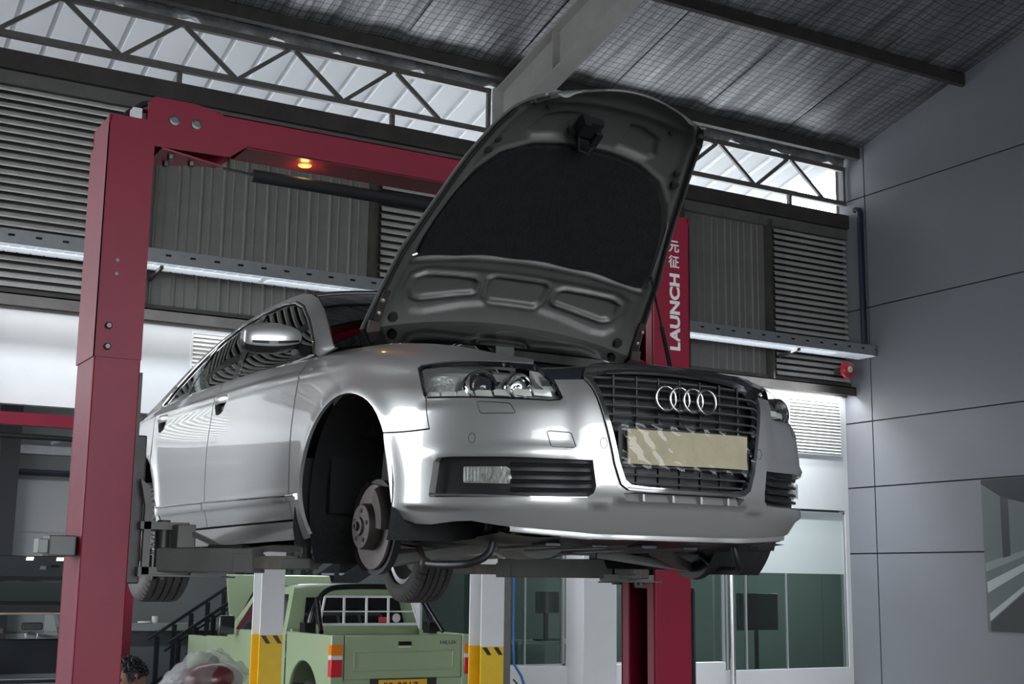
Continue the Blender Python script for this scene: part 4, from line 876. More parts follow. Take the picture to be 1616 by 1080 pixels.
# --- wheel housings, brakes, suspension
def corner(mir):
    sg = -1 if mir else 1
    cy, cz, r = -.06, .345, .398; A = np.radians(np.linspace(-38, 205, 34)); G = [[(sg*x, cy+r*math.cos(a)*(1 if x > .8 else 1.02), cz+r*math.sin(a)) for x in (.872,.80,.62,.50)] for a in A]
    o = obj('wheel_arch_liner', MB().grid(np.array(G)), M('liner_black', (.010,.010,.0105), .7, bump=(30,.3)), car, smooth=180)
    obj('liner_inner_wall', B(*sorted((sg*.49,sg*.50)), cy-.42, cy+.42, .30, .80), MATS['liner_black'], o)
    A2 = np.radians(np.linspace(150, 228, 16)); G2 = np.array([[(sg*x, cy+.392*math.cos(a), cz+.36*math.sin(a)) for x in (.868,.78,.66,.58)] for a in A2]); mir or obj('liner_front_apron', MB().grid(G2), MATS['liner_black'], o, smooth=180)
    # hanging splash guard behind the wheel
    G = []
    for u in np.linspace(0, 1, 12):
        z = .52-.345*u; G.append([(sg*(.905-.02*max(0,u-.8)*5), .375+.06*u, z), (sg*.80, .345+.06*u, z), (sg*.68, .35+.06*u, z-.004), (sg*(.60+.01*u), .37+.06*u, z)])
    G = np.array(G); Q = G.copy(); Q[...,1] += .006; obj('splash_guard', MB().grid(G).grid(Q[::-1]), MATS['liner_black'], o, smooth=60)
    c = (sg*.755, -.055, .236); ax = (sg, 0, 0)
    d = obj('brake_disc', MB().lathe([(.085,.012),(.158,.012),(.160,.009),(.160,.003),(.150,.002),(.150,-.002),(.160,-.003),(.160,-.012),(.09,-.012)], c, ax, 64, closed=True), m_disc, car, smooth=30)
    obj('disc_hat', MB().lathe([(.088,0),(.086,.052),(.081,.060),(.045,.062),(.036,.064),(.034,.072),(.018,.074),(.016,.068),(0,.068)], c, ax, 40), m_iron, d, smooth=30)
    for k in range(5):
        a = 2*math.pi*k/5+.4; obj('stud_hole', MB().lathe([(.0085,.0605),(.0085,.0632),(0,.0632)], (c[0], c[1]+.058*math.cos(a), c[2]+.058*math.sin(a)), ax, 12), m_black, d)
    obj('hub_nut', MB().lathe([(.016,.072),(.016,.084),(.010,.086),(.009,.078),(0,.078)], c, ax, 6), m_iron, d)
    # dust shield and caliper (rear of the disc)
    A = np.radians(np.linspace(-70, 75, 24)); G = [[(sg*.730, c[1]+rr*math.cos(a), c[2]+rr*math.sin(a)) for rr in (.10,.172)] + [(sg*.775, c[1]+.176*math.cos(a), c[2]+.176*math.sin(a))] for a in A]
    obj('dust_shield', MB().grid(np.array(G)), m_iron, d, smooth=60)
    obj('shield_back', MB().lathe([(.02,0),(.176,0),(.180,.03)], (sg*.722, c[1], c[2]), ax, 40), m_blk, d, smooth=40)
    A = np.radians(np.linspace(125, 185, 10)); G = []
    for a in A: G.append([(sg*xx, c[1]+rr*math.cos(a), c[2]+rr*math.sin(a)) for xx, rr in ((.715,.10),(.80,.105),(.805,.165),(.79,.178),(.70,.178))])
    obj('brake_caliper', MB().grid(np.array(G), cv=True), m_iron, d, smooth=50)
    # knuckle, arms, spring strut, drive shaft
    k = obj('wheel_carrier', MB().bar((sg*.70,-.055,.16),(sg*.66,-.03,.62),.06,.08).bar((sg*.72,-.055,.236),(sg*.62,-.055,.24),.10,.12).lathe([(.05,0),(.06,.05),(.03,.10)], (sg*.62,-.055,.236), ax, 16), m_blk, car)
    obj('lower_control_arm', MB().bar((sg*.70,-.06,.105),(sg*.34,.10,.16),.055,.035), M('cast_aluminium', (.15,.145,.14), .5, metal=.4, noise=(8,.25)), k)
    obj('guide_link', MB().bar((sg*.70,-.05,.11),(sg*.36,-.30,.17),.05,.035), MATS['cast_aluminium'], k)
    obj('drive_shaft', MB().tube([(sg*.64,-.055,.24),(sg*.25,-.10,.32)], .018, 10).lathe([(.03,0),(.045,.03),(.035,.06),(.042,.08),(.03,.1)], (sg*.52,-.068,.268), ax, 14), m_blk, k, smooth=40)
    obj('suspension_strut', MB().tube([(sg*.60,-.04,.24),(sg*.56,.0,.70)], .035, 12).tube([(sg*.585,-.03,.42),(sg*.555,.0,.72)], .062, 14), m_blk, k, smooth=40)
    obj('brake_hose', MB().tube([(sg*.69,.03,.33),(sg*.62,.10,.38),(sg*.55,.09,.46)], .006, 6), m_rub, k, smooth=60)
both(corner)
sb = [(-.66,-.30,.10),(-.64,-.42,.095),(-.60,-.53,.10),(-.55,-.575,.135),(-.53,-.575,.20),(-.50,-.565,.235),(-.35,-.56,.245),(0,-.56,.25)]
obj('anti_roll_bar', MB().tube(catmull(np.array(sb+[(-x,y,z) for x,y,z in sb[:-1]][::-1]), 6).tolist(), .0135, 10), m_blk, car, smooth=60)
for sg in (-1, 1): obj('drop_link', MB().tube([(sg*.66,-.30,.10),(sg*.65,-.22,.16)], .012, 8).ball((sg*.66,-.30,.10), .022), m_iron, car, smooth=60)
# subframe, trays, floor, exhaust
obj('subframe', MB().bar((-.40,-.46,.20),(.40,-.46,.20),.09,.06).bar((-.36,.30,.19),(.36,.30,.19),.10,.06).bar((-.38,-.46,.20),(-.34,.30,.19),.08,.06).bar((.38,-.46,.20),(.34,.30,.19),.08,.06), M('subframe_grey', (.12,.118,.112), .5, metal=.5, noise=(6,.3)), car, bevel=.008)
P = []
for x in np.linspace(-.62,.62,25):
    P.append([(x, y, z+.006*math.sin(x*17)) for y, z in ((-.78,.195),(-.62,.185),(-.60,.178),(-.40,.172),(-.38,.18),(-.15,.176),(.0,.172))])
obj('engine_undertray', MB().grid(np.array(P)), m_blk, car, smooth=30)
for x in (-.30,-.10,.12,.31): obj('undertray_duct', MB().bar((x,-.60,.172),(x+.03,-.05,.168),.07,.02), M('undertray_sheen', (.05,.05,.052), .3), car, bevel=.006)
obj('gearbox', MB().lathe([(.10,-.30),(.17,-.25),(.17,-.05),(.13,.10),(.11,.45),(.08,.6)], (0,.25,.30), (0,1,0), 20), M('gearbox_alloy', (.30,.30,.29), .5, metal=.5, noise=(7,.2)), car, smooth=30)
obj('engine_block', B(-.26,.26,-.70,.0,.20,.75), m_blk, car, bevel=.03)
P = []
for x in np.linspace(-.84,.84,41):
    a = abs(x); z = .185+.05*math.exp(-((a-.0)/.16)**2)*1.6 - .012*(1 if abs(a-.62) < .05 else 0) + .008*math.cos(x*26)
    P.append([(x, y, z+.004*math.sin(y*9)) for y in np.linspace(.42,2.5,16)]+[(x,2.7,.26),(x,3.3,.30),(x,3.9,.27)])
obj('floor_pan', MB().grid(np.array(P)), m_und, car, smooth=60)
obj('exhaust_pipe', MB().tube([(.10,.5,.17),(.10,1.2,.165),(.08,2.0,.165),(.1,2.6,.24),(.3,3.3,.24),(.5,3.9,.24)], .032, 12), M('exhaust_steel', (.30,.27,.24), .4, metal=.9, noise=(5,.3)), car, smooth=60)
obj('rear_axle_carrier', MB().bar((-.5,2.7,.24),(.5,2.7,.24),.08,.07).bar((-.5,3.0,.26),(.5,3.0,.26),.08,.07).bar((-.45,2.7,.24),(-.45,3.0,.26),.07,.06).bar((.45,2.7,.24),(.45,3.0,.26),.07,.06), m_blk, car, bevel=.01)
# --- rear wheels (the front ones are off)
def tyre_mesh(cx, cyy, cz, sg):
    R0, w = .330, .122; nt_, xs_ = 150, np.array([-1,-.985,-.93,-.86,-.80,-.56,-.53,-.50,-.47,-.44,-.20,-.17,-.14,-.11,-.08,.08,.11,.14,.17,.20,.44,.47,.50,.53,.56,.80,.86,.93,.985,1])
    G = []
    for k in range(nt_*2):
        a = math.pi*k/nt_; row = []
        for q, u in enumerate(xs_):
            au = abs(u); r = R0 - .045*max(0,(au-.72)/.28)**2.2
            for g in (.155, .515):
                if abs(au-g) < .036: r -= .016
            if .56 <= au <= .97 and (k + (6 if u > 0 else 0)) % 6 == 0: r -= .010
            if .19 < au < .45 and (k + int(au*20)) % 6 == 3: r -= .007
            row.append((cx+sg*u*w, cyy+r*math.cos(a), cz+r*math.sin(a)))
        G.append(row)
    mb = MB().grid(np.array(G), cu=True)
    pr = [(.285,1),(.27,1.02),(.25,1.03),(.235,.99),(.222,.93),(.218,.86)]
    mb.lathe([(r, sg*u*w) for r, u in pr], (cx,cyy,cz), (1,0,0), 64, cap=False); mb.lathe([(r, -sg*u*w) for r, u in pr], (cx,cyy,cz), (1,0,0), 64, cap=False)
    return mb
m_tyre = M('tyre_rubber', (.085,.08,.075), .75, noise=(9,.15))
for mir in (True, False):
    sg = -1 if mir else 1; c = (sg*.80, 2.843, .232)
    wh = obj('rear_wheel', MB().lathe([(.218,-.095),(.222,-.085),(.205,-.07),(.198,0),(.20,.05),(.214,.09),(.222,.10),(.215,.102),(.20,.085),(.19,.05),(.188,-.09)], c, (sg,0,0), 64, closed=True), m_alu, car, smooth=40)
    obj('tyre', tyre_mesh(*c, sg), m_tyre, wh, smooth=35)
    for k in range(5):
        for dlt in (-.13,.13):
            a = 2*math.pi*k/5+.3; a2 = a+dlt; G = []
            for u in np.linspace(0, 1, 7):
                r = .045+.155*u; aa = a+dlt*(.35+.65*u); wd = .016-.004*u; x = c[0]+sg*(.075-.012*u+.02*u*u); ny, nz = -math.sin(aa), math.cos(aa); py, pz = c[1]+r*math.cos(aa), c[2]+r*math.sin(aa)
                G.append([(x,py+ny*wd,pz+nz*wd),(x,py-ny*wd,pz-nz*wd),(x-sg*.03,py-ny*wd*1.2,pz-nz*wd*1.2),(x-sg*.03,py+ny*wd*1.2,pz+nz*wd*1.2)])
            obj('spoke', MB().grid(np.array(G), cv=True), m_alu, wh, smooth=50)
    obj('hub_cap', MB().lathe([(.055,.04),(.055,.07),(.045,.078),(.03,.08),(0,.081)], c, (sg,0,0), 24), m_alu, wh, smooth=40)
    obj('rear_brake_disc', MB().lathe([(.05,-.02),(.14,-.02),(.14,0),(.05,.0)], c, (sg,0,0), 32, closed=True), m_disc, wh, smooth=30)
    obj('rear_wheel_arch_liner', MB().grid(np.array([[(sg*x, 2.86+.39*math.cos(a), .335+.39*math.sin(a)) for x in (.87,.62,.55)] for a in np.radians(np.linspace(-10,190,24))])), MATS['liner_black'], car, smooth=180)
    obj('trailing_arm', MB().bar((sg*.45,2.45,.22),(sg*.70,2.80,.20),.06,.05).bar((sg*.45,2.95,.24),(sg*.70,2.86,.20),.05,.04), MATS['cast_aluminium'], car, bevel=.01)
# ================================================================ the two-post lift under the saloon
m_red = M('lift_red', (.19,.005,.025), .40, noise=(2.5,.08), bump=(55,.025), spec=.3)
m_arm = M('lift_arm_grey', (.115,.113,.105), .5, noise=(6,.15))
m_armd = M('greasy_dark_steel', (.03,.027,.025), .45, noise=(12,.4))
m_bolt = M('bolt_steel', (.10,.10,.10), .4, metal=.8)
YP = 1.03; ZT = 3.74
lift = thing('two_post_lift', 'large red two-post lift holding up the silver saloon', 'car lift', (0, YP, 0))
def column(sg):
    x0, x1 = (1.405, 1.603) if sg < 0 else (1.315, 1.55); w = .012; y0, y1 = YP-.03, YP+.28; S = lambda a, b: sorted((sg*a, sg*b)); mb = MB()
    mb.box(*S(x0,x1), y0, y0+w, 0, ZT); mb.box(*S(x0,x1), y1-w, y1, 0, ZT); mb.box(*S(x1-w,x1), y0+w, y1-w, 0, ZT)
    mb.box(*S(x0,x0+w), y0+w, y0+.075, 0, ZT); mb.box(*S(x0,x0+w), y1-.075, y1-w, 0, ZT)
    c = obj('column', mb, m_red, lift, bevel=.006)
    # upper extension sleeve, slightly proud, chamfered outer top
    e = .006; mb = MB(); zs0 = 2.665 if sg < 0 else 2.0
    mb.prism([(sg*(x0-.0),y0-e,zs0),(sg*(x1+e),y0-e,zs0),(sg*(x1+e),y0-e,ZT-.05),(sg*(x1-.02),y0-e,ZT),(sg*x0,y0-e,ZT)], (0,e,0))
    mb.prism([(sg*(x1),y0-e,zs0),(sg*(x1),y1+e,zs0),(sg*(x1),y1+e,ZT-.10),(sg*(x1),y0-e,ZT)], (sg*e,0,0))
    obj('column_sleeve', mb, m_red, c)
    obj('column_cap', B(*S(x0,x1), y0, y1, ZT-.004, ZT), m_red, c)
    for z in (2.71, 2.80, 3.03, 3.09): obj('column_bolt', MB().lathe([(.016,0),(.016,.012),(.011,.016),(0,.016)], (sg*(x1-.05), y0-e, z), (0,-1,0), 6) if z < 2.9 else MB().lathe([(.008,0),(.008,.002),(0,.002)], (sg*(x1-.07), y0-e, z), (0,-1,0), 10), m_bolt, c)
    obj('base_plate', B(*S(1.30,1.72), YP-.16, YP+.42, 0, .022), m_red, c)
    obj('hydraulic_cylinder', MB().tube([(sg*1.45,YP+.13,.05),(sg*1.45,YP+.13,2.9)], .035, 12), m_armd, c, smooth=40)
    obj('chain', MB().tube([(sg*1.40,YP+.10,.1),(sg*1.40,YP+.10,3.6)], .007, 6), m_bolt, c)
    obj('slide_rail', B(*S(x0-.025,x0-.002), YP+.02, YP+.035, 1.9, 2.62), m_armd, c)
    return c
cl = column(-1); cr_ = column(1)
obj('control_box', B(-1.72,-1.61,YP+.02,YP+.16,1.83,1.915), M('box_grey', (.10,.105,.10), .45), lift, bevel=.006)
obj('safety_lock_cover', MB().box(-1.76,-1.72,YP+.03,YP+.13,1.84,1.90), M('box_grey_light', (.2,.21,.2), .45), lift, bevel=.004)
# overhead beam: front plate, lower flange, end gussets
zb = lambda x: 3.70
ob = MB()
pl = [(-1.44,3.63),(-1.44,3.83),(-1.41,3.86),(-1.22,3.86),(-1.10,3.835),(1.10,3.835),(1.30,3.86),(1.33,3.83),(1.33,3.63),(1.20,3.63),(1.08,3.70),(-.98,3.70),(-1.06,3.64)]
for y in (YP-.02, YP+.17): ob.prism([(x, y, z) for x, z in pl], (0,.008,0))
ob.box(-.98,1.08,YP-.02,YP+.178,3.695,3.703); ob.box(-1.10,1.10,YP-.02,YP+.178,3.83,3.836)
beam = obj('overhead_beam', ob, m_red, lift)
obj('beam_gusset', MB().prism([(-1.368,YP-.02,3.625),(-1.05,YP+.10,3.625),(-1.368,YP+.26,3.625)], (0,0,.008)), M('lift_red_pale', (.36,.06,.09), .45), beam)
for x, y in ((-1.31,YP+.05),(-1.20,YP+.10),(-1.30,YP+.16)): obj('gusset_bolt', MB().lathe([(.016,0),(.016,-.02),(.011,-.026),(0,-.026)], (x,y,3.625), (0,0,1), 6), m_bolt, beam)
for x in (-1.32, -1.22): obj('pulley_pin', MB().lathe([(.024,0),(.024,.006),(.014,.008),(0,.008)], (x, YP-.02, 3.765), (0,-1,0), 14), m_bolt, beam)
obj('pulley_guard', MB().box(-1.46,-1.40,YP+.0,YP+.15,3.64,3.78), M('lift_red_dark', (.06,.006,.014), .5), beam)
obj('hydraulic_hose', MB().tube([(-1.53,YP+.10,3.74),(-1.50,YP+.09,3.80),(-1.44,YP+.07,3.845),(-1.36,YP+.05,3.872),(-1.26,YP+.04,3.870),(-1.10,YP+.03,3.845)], .014, 8), m_rub, beam, smooth=60)
obj('hose_bracket', B(-1.50,-1.46,YP-.0,YP+.06,3.742,3.80), m_alu, beam)
obj('limit_bar', MB().tube([(-.92,YP+.07,3.60),(1.2,YP+.07,3.60)], .030, 14), M('black_foam', (.012,.012,.014), .8), beam, smooth=40)
obj('limit_bar_hanger', MB().tube([(-1.03,YP+.07,3.70),(-1.03,YP+.07,3.60)], .006, 6).tube([(-1.06,YP+.07,3.61),(-.92,YP+.07,3.603)], .007, 6), m_bolt, beam)
# glowing disc stands in for an amber reflection on the flange; point light added
obj('beam_glow', MB().lathe([(.034,0),(.030,.006),(0,.008)], (-.66,YP+.07,3.694), (0,0,-1), 20), M('glow_amber', (.6,.35,.08), .4, emit=((1,.50,.10), .9)), beam, smooth=60)
ld = bpy.data.lights.new('beam_glow_fill', 'POINT'); ld.energy = .5; ld.shadow_soft_size = .02; ld.color = (1,.62,.18); lo = bpy.data.objects.new('beam_glow_fill', ld); COL.objects.link(lo); lo.parent = lift; lo.location = (-.66,.07,3.665)
# lettering on the right-hand column
def text_part(name, body_, size, loc, rot, mat, parent, extrude=.0015, align='LEFT', scale=(1,1,1), bold=0):
    cu = bpy.data.curves.new(name, 'FONT'); cu.body = body_; cu.size = size; cu.extrude = extrude; cu.align_x = align; cu.offset = bold
    tmp = bpy.data.objects.new(name+'_tmp', cu); COL.objects.link(tmp); bpy.context.view_layer.update()
    me = bpy.data.meshes.new_from_object(tmp.evaluated_get(bpy.context.evaluated_depsgraph_get())); bpy.data.objects.remove(tmp)
    me.name = name; me.materials.clear(); me.materials.append(mat); o = bpy.data.objects.new(name, me); COL.objects.link(o); o.parent = parent
    b = BASE.get(parent.name, (0,0,0)); o.location = Vector(loc)-Vector(b); o.rotation_euler = rot; o.scale = scale; BASE[o.name] = b; return o
m_let = M('silver_lettering', (.62,.60,.60), .4)
text_part('printed_lettering', 'LAUNCH', .088, (1.482, YP-.0385, 2.985), (math.radians(90), math.radians(-90), 0), m_let, cr_, bold=.0035, scale=(1.20,1.0,1))
text_part('printed_lettering', '\u5f81', .074, (1.412, YP-.0385, 3.452), (math.radians(90),0,0), m_let, cr_, bold=.0012)
text_part('printed_lettering', '\u5143', .074, (1.412, YP-.0385, 3.540), (math.radians(90),0,0), m_let, cr_, bold=.0012)
# carriages and swing arms
def carriage(sg):
    S = lambda a, b: sorted((sg*a, sg*b)); mb = MB(); X0 = 1.36
    mb.box(*S(X0-.02,X0+.16), YP+.03, YP+.22, 1.72, 2.35)
    o = obj('carriage', mb, m_armd, lift, bevel=.006)
    obj('carriage_plate', MB().prism([(sg*1.345,YP-.02,1.76),(sg*1.345,YP-.02,2.05),(sg*1.37,YP-.02,2.16),(sg*1.33,YP-.02,2.13),(sg*1.315,YP-.02,2.03),(sg*1.315,YP-.02,1.76)], (0,.03,0)), m_arm, o)
    for z in (1.775, 1.965): obj('carriage_fork', B(*S(1.15,1.36), YP-.02, YP+.24, z-.016, z+.016), m_arm, o)
    obj('spring', MB().tube([(sg*(1.30+.008*math.cos(k*1.3)), YP-.005+.008*math.sin(k*1.3), 1.84+k*.003) for k in range(34)], .002, 5), m_alu, o)
    obj('arm_pin', MB().tube([(sg*1.25,YP+.02,1.74),(sg*1.25,YP+.02,1.99)], .028, 14).tube([(sg*1.22,YP+.18,1.74),(sg*1.22,YP+.18,1.99)], .028, 14), m_armd, o, smooth=40)
    obj('lock_lever', MB().bar((sg*1.18,YP+.0,1.80),(sg*1.18,YP+.0,1.90),.05,.04), M('zinc_plate', (.28,.27,.28), .4, metal=.6), o)
    obj('foot_guard', MB().bar((sg*1.36,YP+.0,1.755),(sg*.98,YP-.06,1.755),.06,.006).tube([(sg*1.02,YP-.09,1.752),(sg*.96,YP-.08,1.752),(sg*.955,YP-.04,1.752)], .004, 6), m_arm, o)
def arm(sg, px, py, L1, pivot):
    a = Vector((sg*pivot[0], pivot[1], 0)); b = Vector((px, py, 0)); d = (b-a).normalized(); tot = (b-a).length; z0, z1 = 1.772, 1.872; zc = (z0+z1)/2
    e = a + d*L1; up = Vector((0,0,1)); sd = d.cross(up)
    o = obj('swing_arm', MB().bar((a.x,a.y,zc), (e.x,e.y,zc), .10, z1-z0), m_arm, lift, bevel=.005)
    q = a + d*(L1-.085); obj('arm_collar', MB().bar((q.x,q.y,zc-.012), (e.x+d.x*.005,e.y+d.y*.005,zc-.012), .112, .078), m_arm, o, bevel=.003)
    f = b - d*.02; obj('arm_extension', MB().bar((e.x,e.y,zc-.008), (f.x,f.y,zc-.008), .07, .055), M('arm_worn', (.13,.115,.095), .5, noise=(10,.3)), o, bevel=.004)
    h = a + d*.10; obj('arm_gusset', MB().bar((h.x,h.y,1.95),(a.x+d.x*L1*.62,a.y+d.y*L1*.62,1.878),.025,.02), m_arm, o)
    obj('arm_upright', MB().bar((h.x,h.y,1.872),(h.x,h.y,1.97),.09,.08,(1,0,0)), m_arm, o, bevel=.004)
    obj('arm_end', MB().bar((b.x-d.x*.09,b.y-d.y*.09,zc-.012), (b.x+d.x*.045,b.y+d.y*.045,zc-.012), .085, .045), m_arm, o, bevel=.006)
    p = obj('lifting_pad', MB().lathe([(.028,0),(.028,.02),(.022,.022),(.022,.05)], (b.x,b.y,zc+.008), (0,0,1), 16).lathe([(.045,.05),(.048,.056),(.048,.07),(.040,.076)], (b.x,b.y,zc+.008), (0,0,1), 18), m_armd, o, smooth=40)
    obj('rubber_block', MB().bar((e.x-d.x*.22,e.y-d.y*.22,1.878),(e.x-d.x*.06,e.y-d.y*.06,1.878),.07,.016), m_rub, o, bevel=.004)
for sg in (-1, 1):
    carriage(sg)
    arm(sg, sg*.80, .54, .46, (1.25, YP+.02))
    arm(sg, sg*.735, 2.02, .70, (1.22, YP+.18))

obj('power_unit_cover', B(1.556,1.66,YP+.06,YP+.26,.35,1.735), m_gblk, lift, bevel=.03)
# ================================================================ second lift in the rear bay
l2 = thing('two_post_lift', 'far red two-post lift in the rear bay, seen left of the nearest column', 'car lift', (0, 13.1, 0))
for x0, x1 in ((1.42,1.78),(-1.78,-1.42)):
    obj('column', MB().box(x0,x1,13.05,13.07,0,3.8).box(x0,x1,13.30,13.32,0,3.8).box(x0 if x0 < 0 else x1-.02, x0+.02 if x0 < 0 else x1, 13.07,13.30,0,3.8), m_red, l2)
obj('overhead_beam', B(-1.6,1.6,13.10,13.26,3.64,3.80), m_red, l2); obj('limit_bar', MB().tube([(-1.4,13.15,3.50),(1.4,13.15,3.50)], .035, 10), m_rub, l2, smooth=40)
# ================================================================ white posts with yellow feet
m_yel = M('safety_yellow', (.78,.50,.02), .5, noise=(6,.06)); m_wpost = M('post_white', (.72,.73,.74), .5, noise=(3,.04))
def hpost(x0, x1, y0, y1, label, zy, ztop):
    t = thing('support_post', label, 'post', ((x0+x1)/2, (y0+y1)/2, 0), group='white posts with yellow feet'); w = .012; xm = (x0+x1)/2
    def sec(z0, z1): return MB().box(x0,x1,y0,y0+w,z0,z1).box(x0,x1,y1-w,y1,z0,z1).box(xm-w/2,xm+w/2,y0+w,y1-w,z0,z1)
    obj('shaft', sec(zy, ztop), m_wpost, t); obj('yellow_foot', sec(.01, zy), m_yel, t)
    obj('foot_plate', B(x0-.04,x1+.04,y0-.04,y1+.04,0,.012), m_yel, t)
    for k in range(2):
        a = x0+.01+k*.5*(x1-x0); wd = .3*(x1-x0)
        obj('black_chevron', MB().prism([(a,y0-.001,zy-.005),(a+wd*.7,y0-.001,zy-.005),(a+wd*1.4,y0-.001,zy-.07),(a+wd*.8,y0-.001,zy-.07)], (0,.001,0)), m_blk, t)
hpost(.985, 1.185, 6.0, 6.2, 'white steel post with yellow foot left of the green pickup', 1.29, 3.3)
hpost(2.73, 2.95, 5.4, 5.62, 'white steel post with yellow foot right of the green pickup', 1.20, 3.3)
obj('air_hose', MB().tube([(3.04,5.40,2.9),(3.045,5.40,1.2),(3.06,5.41,1.05),(3.14,5.42,.95),(3.2,5.42,.80),(3.22,5.43,.3),(3.25,5.45,.015)], .012, 8), M('blue_hose', (.03,.16,.42), .4), smooth=60, label='thin blue air hose hanging beside the right white post', cat='hose')
obj('hose_coil', MB().tube([(3.06+.05*math.sin(k*.9), 5.36+.03*math.cos(k*1.3), .05+k*.035) for k in range(26)], .007, 6), M('hose_black_green', (.03,.07,.06), .5), smooth=60, label='tangled dark cables at the foot of the right white post', cat='cable')
# ================================================================ green pickup
m_grn = M('pickup_green', (.30,.38,.23), .32, coat=.6, noise=(2,.03))
m_grnd = M('pickup_dark_trim', (.03,.032,.03), .5)
pk = thing('pickup_truck', 'light green double-cab pickup parked tail-on below the saloon', 'pickup', (3.17, 10.2, 0))
XC, HW, YT = 3.17, .80, 7.80
bx = MB()
def side_prof(sg):
    x = XC+sg*HW; pts = [(YT,.62),(YT,1.18),(9.02,1.18),(9.02,.60),(8.98,.62)]
    arc_ = [(8.52+.42*math.cos(a), .50+.42*math.sin(a)) for a in np.radians(np.linspace(12,168,14))]
    return [(x,YT+.0,.58),(x,8.09,.58)] + [(x,y,z) for y, z in arc_[::-1]] + [(x,9.02,.60),(x,9.02,1.20),(x,YT,1.20)]
for sg in (-1, 1):
    P = side_prof(sg); obj('bed_side', MB().prism(P, (-sg*.05,0,0)), m_grn, pk, bevel=.012)
    obj('bed_corner', MB().box(*sorted((XC+sg*(HW-.14),XC+sg*HW)), YT-.012, YT+.04, .60, 1.205), m_grn, pk, bevel=.012)
    tl = obj('tail_lamp', MB().box(*sorted((XC+sg*(HW-.115),XC+sg*(HW+.004))), YT-.03, YT+.05, .80, .965), M('tail_red', (.55,.02,.03), .2, coat=.5), pk, bevel=.006)
    obj('tail_lamp_white', MB().box(*sorted((XC+sg*(HW-.115),XC+sg*(HW+.004))), YT-.03, YT+.05, .968, 1.008), M('tail_white', (.6,.58,.58), .25), tl); obj('tail_lamp_amber', MB().box(*sorted((XC+sg*(HW-.115),XC+sg*(HW+.004))), YT-.03, YT+.05, 1.011, 1.11), M('tail_amber', (.75,.20,.01), .2, coat=.5), tl)
    # rear wheel
    w = obj('wheel', MB().lathe([(.0,.09),(.10,.09),(.18,.07),(.20,.10),(.21,.10)], (XC+sg*(HW-.19),8.52,.37), (sg,0,0), 28), m_alu, pk, smooth=40)
    obj('tyre', MB().lathe([(.21,.11),(.27,.13),(.34,.12),(.37,.08),(.37,-.08),(.34,-.12),(.21,-.11)], (XC+sg*(HW-.19),8.52,.37), (sg,0,0), 36), m_rub, w, smooth=40)
    w = obj('wheel', MB().lathe([(.0,.09),(.10,.09),(.18,.07),(.20,.10),(.21,.10)], (XC+sg*(HW-.19),11.4,.37), (sg,0,0), 28), m_alu, pk, smooth=40)
    obj('tyre', MB().lathe([(.21,.11),(.27,.13),(.34,.12),(.37,.08),(.37,-.08),(.34,-.12),(.21,-.11)], (XC+sg*(HW-.19),11.4,.37), (sg,0,0), 36), m_rub, w, smooth=40)
    # cab side: lower door band, pillars and dark glass
    x = XC+sg*HW; xi = XC+sg*(HW-.16)
    cs = obj('cab_side', MB().add([(x,9.04,.45),(x,10.95,.45),(x,10.95,1.12),(x,9.04,1.16),(xi,9.25,1.66),(xi,10.35,1.66)], [(0,1,2,3),(3,2,5,4)]), m_grn, pk)
    off = sg*.008
    def wp(y, z): u = (z-1.14)/.52; return (x+(xi-x)*u+off, y, z)
    for a in ([(9.16,1.19),(9.78,1.18),(9.78,1.58),(9.34,1.58)], [(9.86,1.18),(10.66,1.16),(10.30,1.58),(9.86,1.58)]): obj('side_window', MB().add([wp(*q) for q in a], [(0,1,2,3)]), M('pickup_glass', (.02,.022,.024), .08, coat=1), cs)
    obj('door_handle', MB().box(*sorted((x,x+sg*.02)), 9.42,9.56,.98,1.01), m_chrome, cs); obj('wing_mirror', MB().box(*sorted((x+sg*.05,x+sg*.24)), 10.55,10.63,1.10,1.32), m_gblk, pk, bevel=.02)
    obj('wing', MB().box(*sorted((x-sg*.10,x)), 10.95,11.05,.45,1.06).box(*sorted((x-sg*.10,x)), 11.75,12.5,.55,1.02).prism([(x,11.03,1.06)]+[(x,11.4+.40*math.cos(a),.42+.40*math.sin(a)) for a in np.radians(np.linspace(170,10,12))]+[(x,11.78,1.04)], (-sg*.10,0,0)), m_grn, pk)
tg = obj('tailgate', B(XC-HW+.145,XC+HW-.145,YT-.01,YT+.05,.765,1.20), m_grn, pk, bevel=.014)
a0, a1, b0, b1 = XC-.56, XC+.56, .85, 1.05
obj('tailgate_pressing', MB().box(a0,a1,YT-.022,YT-.01,b0,b0+.022).box(a0,a1,YT-.022,YT-.01,b1-.018,b1).box(a0,a0+.02,YT-.022,YT-.01,b0,b1).box(a1-.02,a1,YT-.022,YT-.01,b0,b1), m_grn, tg, bevel=.006)
obj('tailgate_handle', B(XC-.075,XC+.075,YT-.022,YT-.009,1.095,1.135), m_gblk, tg, bevel=.006); obj('handle_recess', B(XC-.07,XC+.07,YT-.014,YT-.009,1.07,1.092), M('pickup_green_pale', (.55,.60,.45), .35), tg, bevel=.006)
text_part('model_lettering', 'HILUX', .058, (XC+.40, YT-.0125, 1.105), (math.radians(90),0,0), M('letter_grey', (.06,.06,.06), .3), tg, bold=.0008, scale=(1.15,.85,1))
obj('rear_panel', B(XC-HW+.03,XC+HW-.03,YT+.0,YT+.05,.52,.765), m_grn, pk); obj('plate_recess', B(XC-.37,XC+.37,YT-.012,YT+.01,.62,.775), m_blk, pk)
pl = obj('number_plate', B(XC-.28,XC+.26,YT-.02,YT-.012,.635,.762), M('plate_yellow', (.72,.40,.02), .45), pk, bevel=.004)
text_part('plate_lettering', '50-0017', .105, (XC-.235, YT-.0215, .662), (math.radians(90),0,0), m_blk, pl, bold=.001, scale=(1.12,1,1))
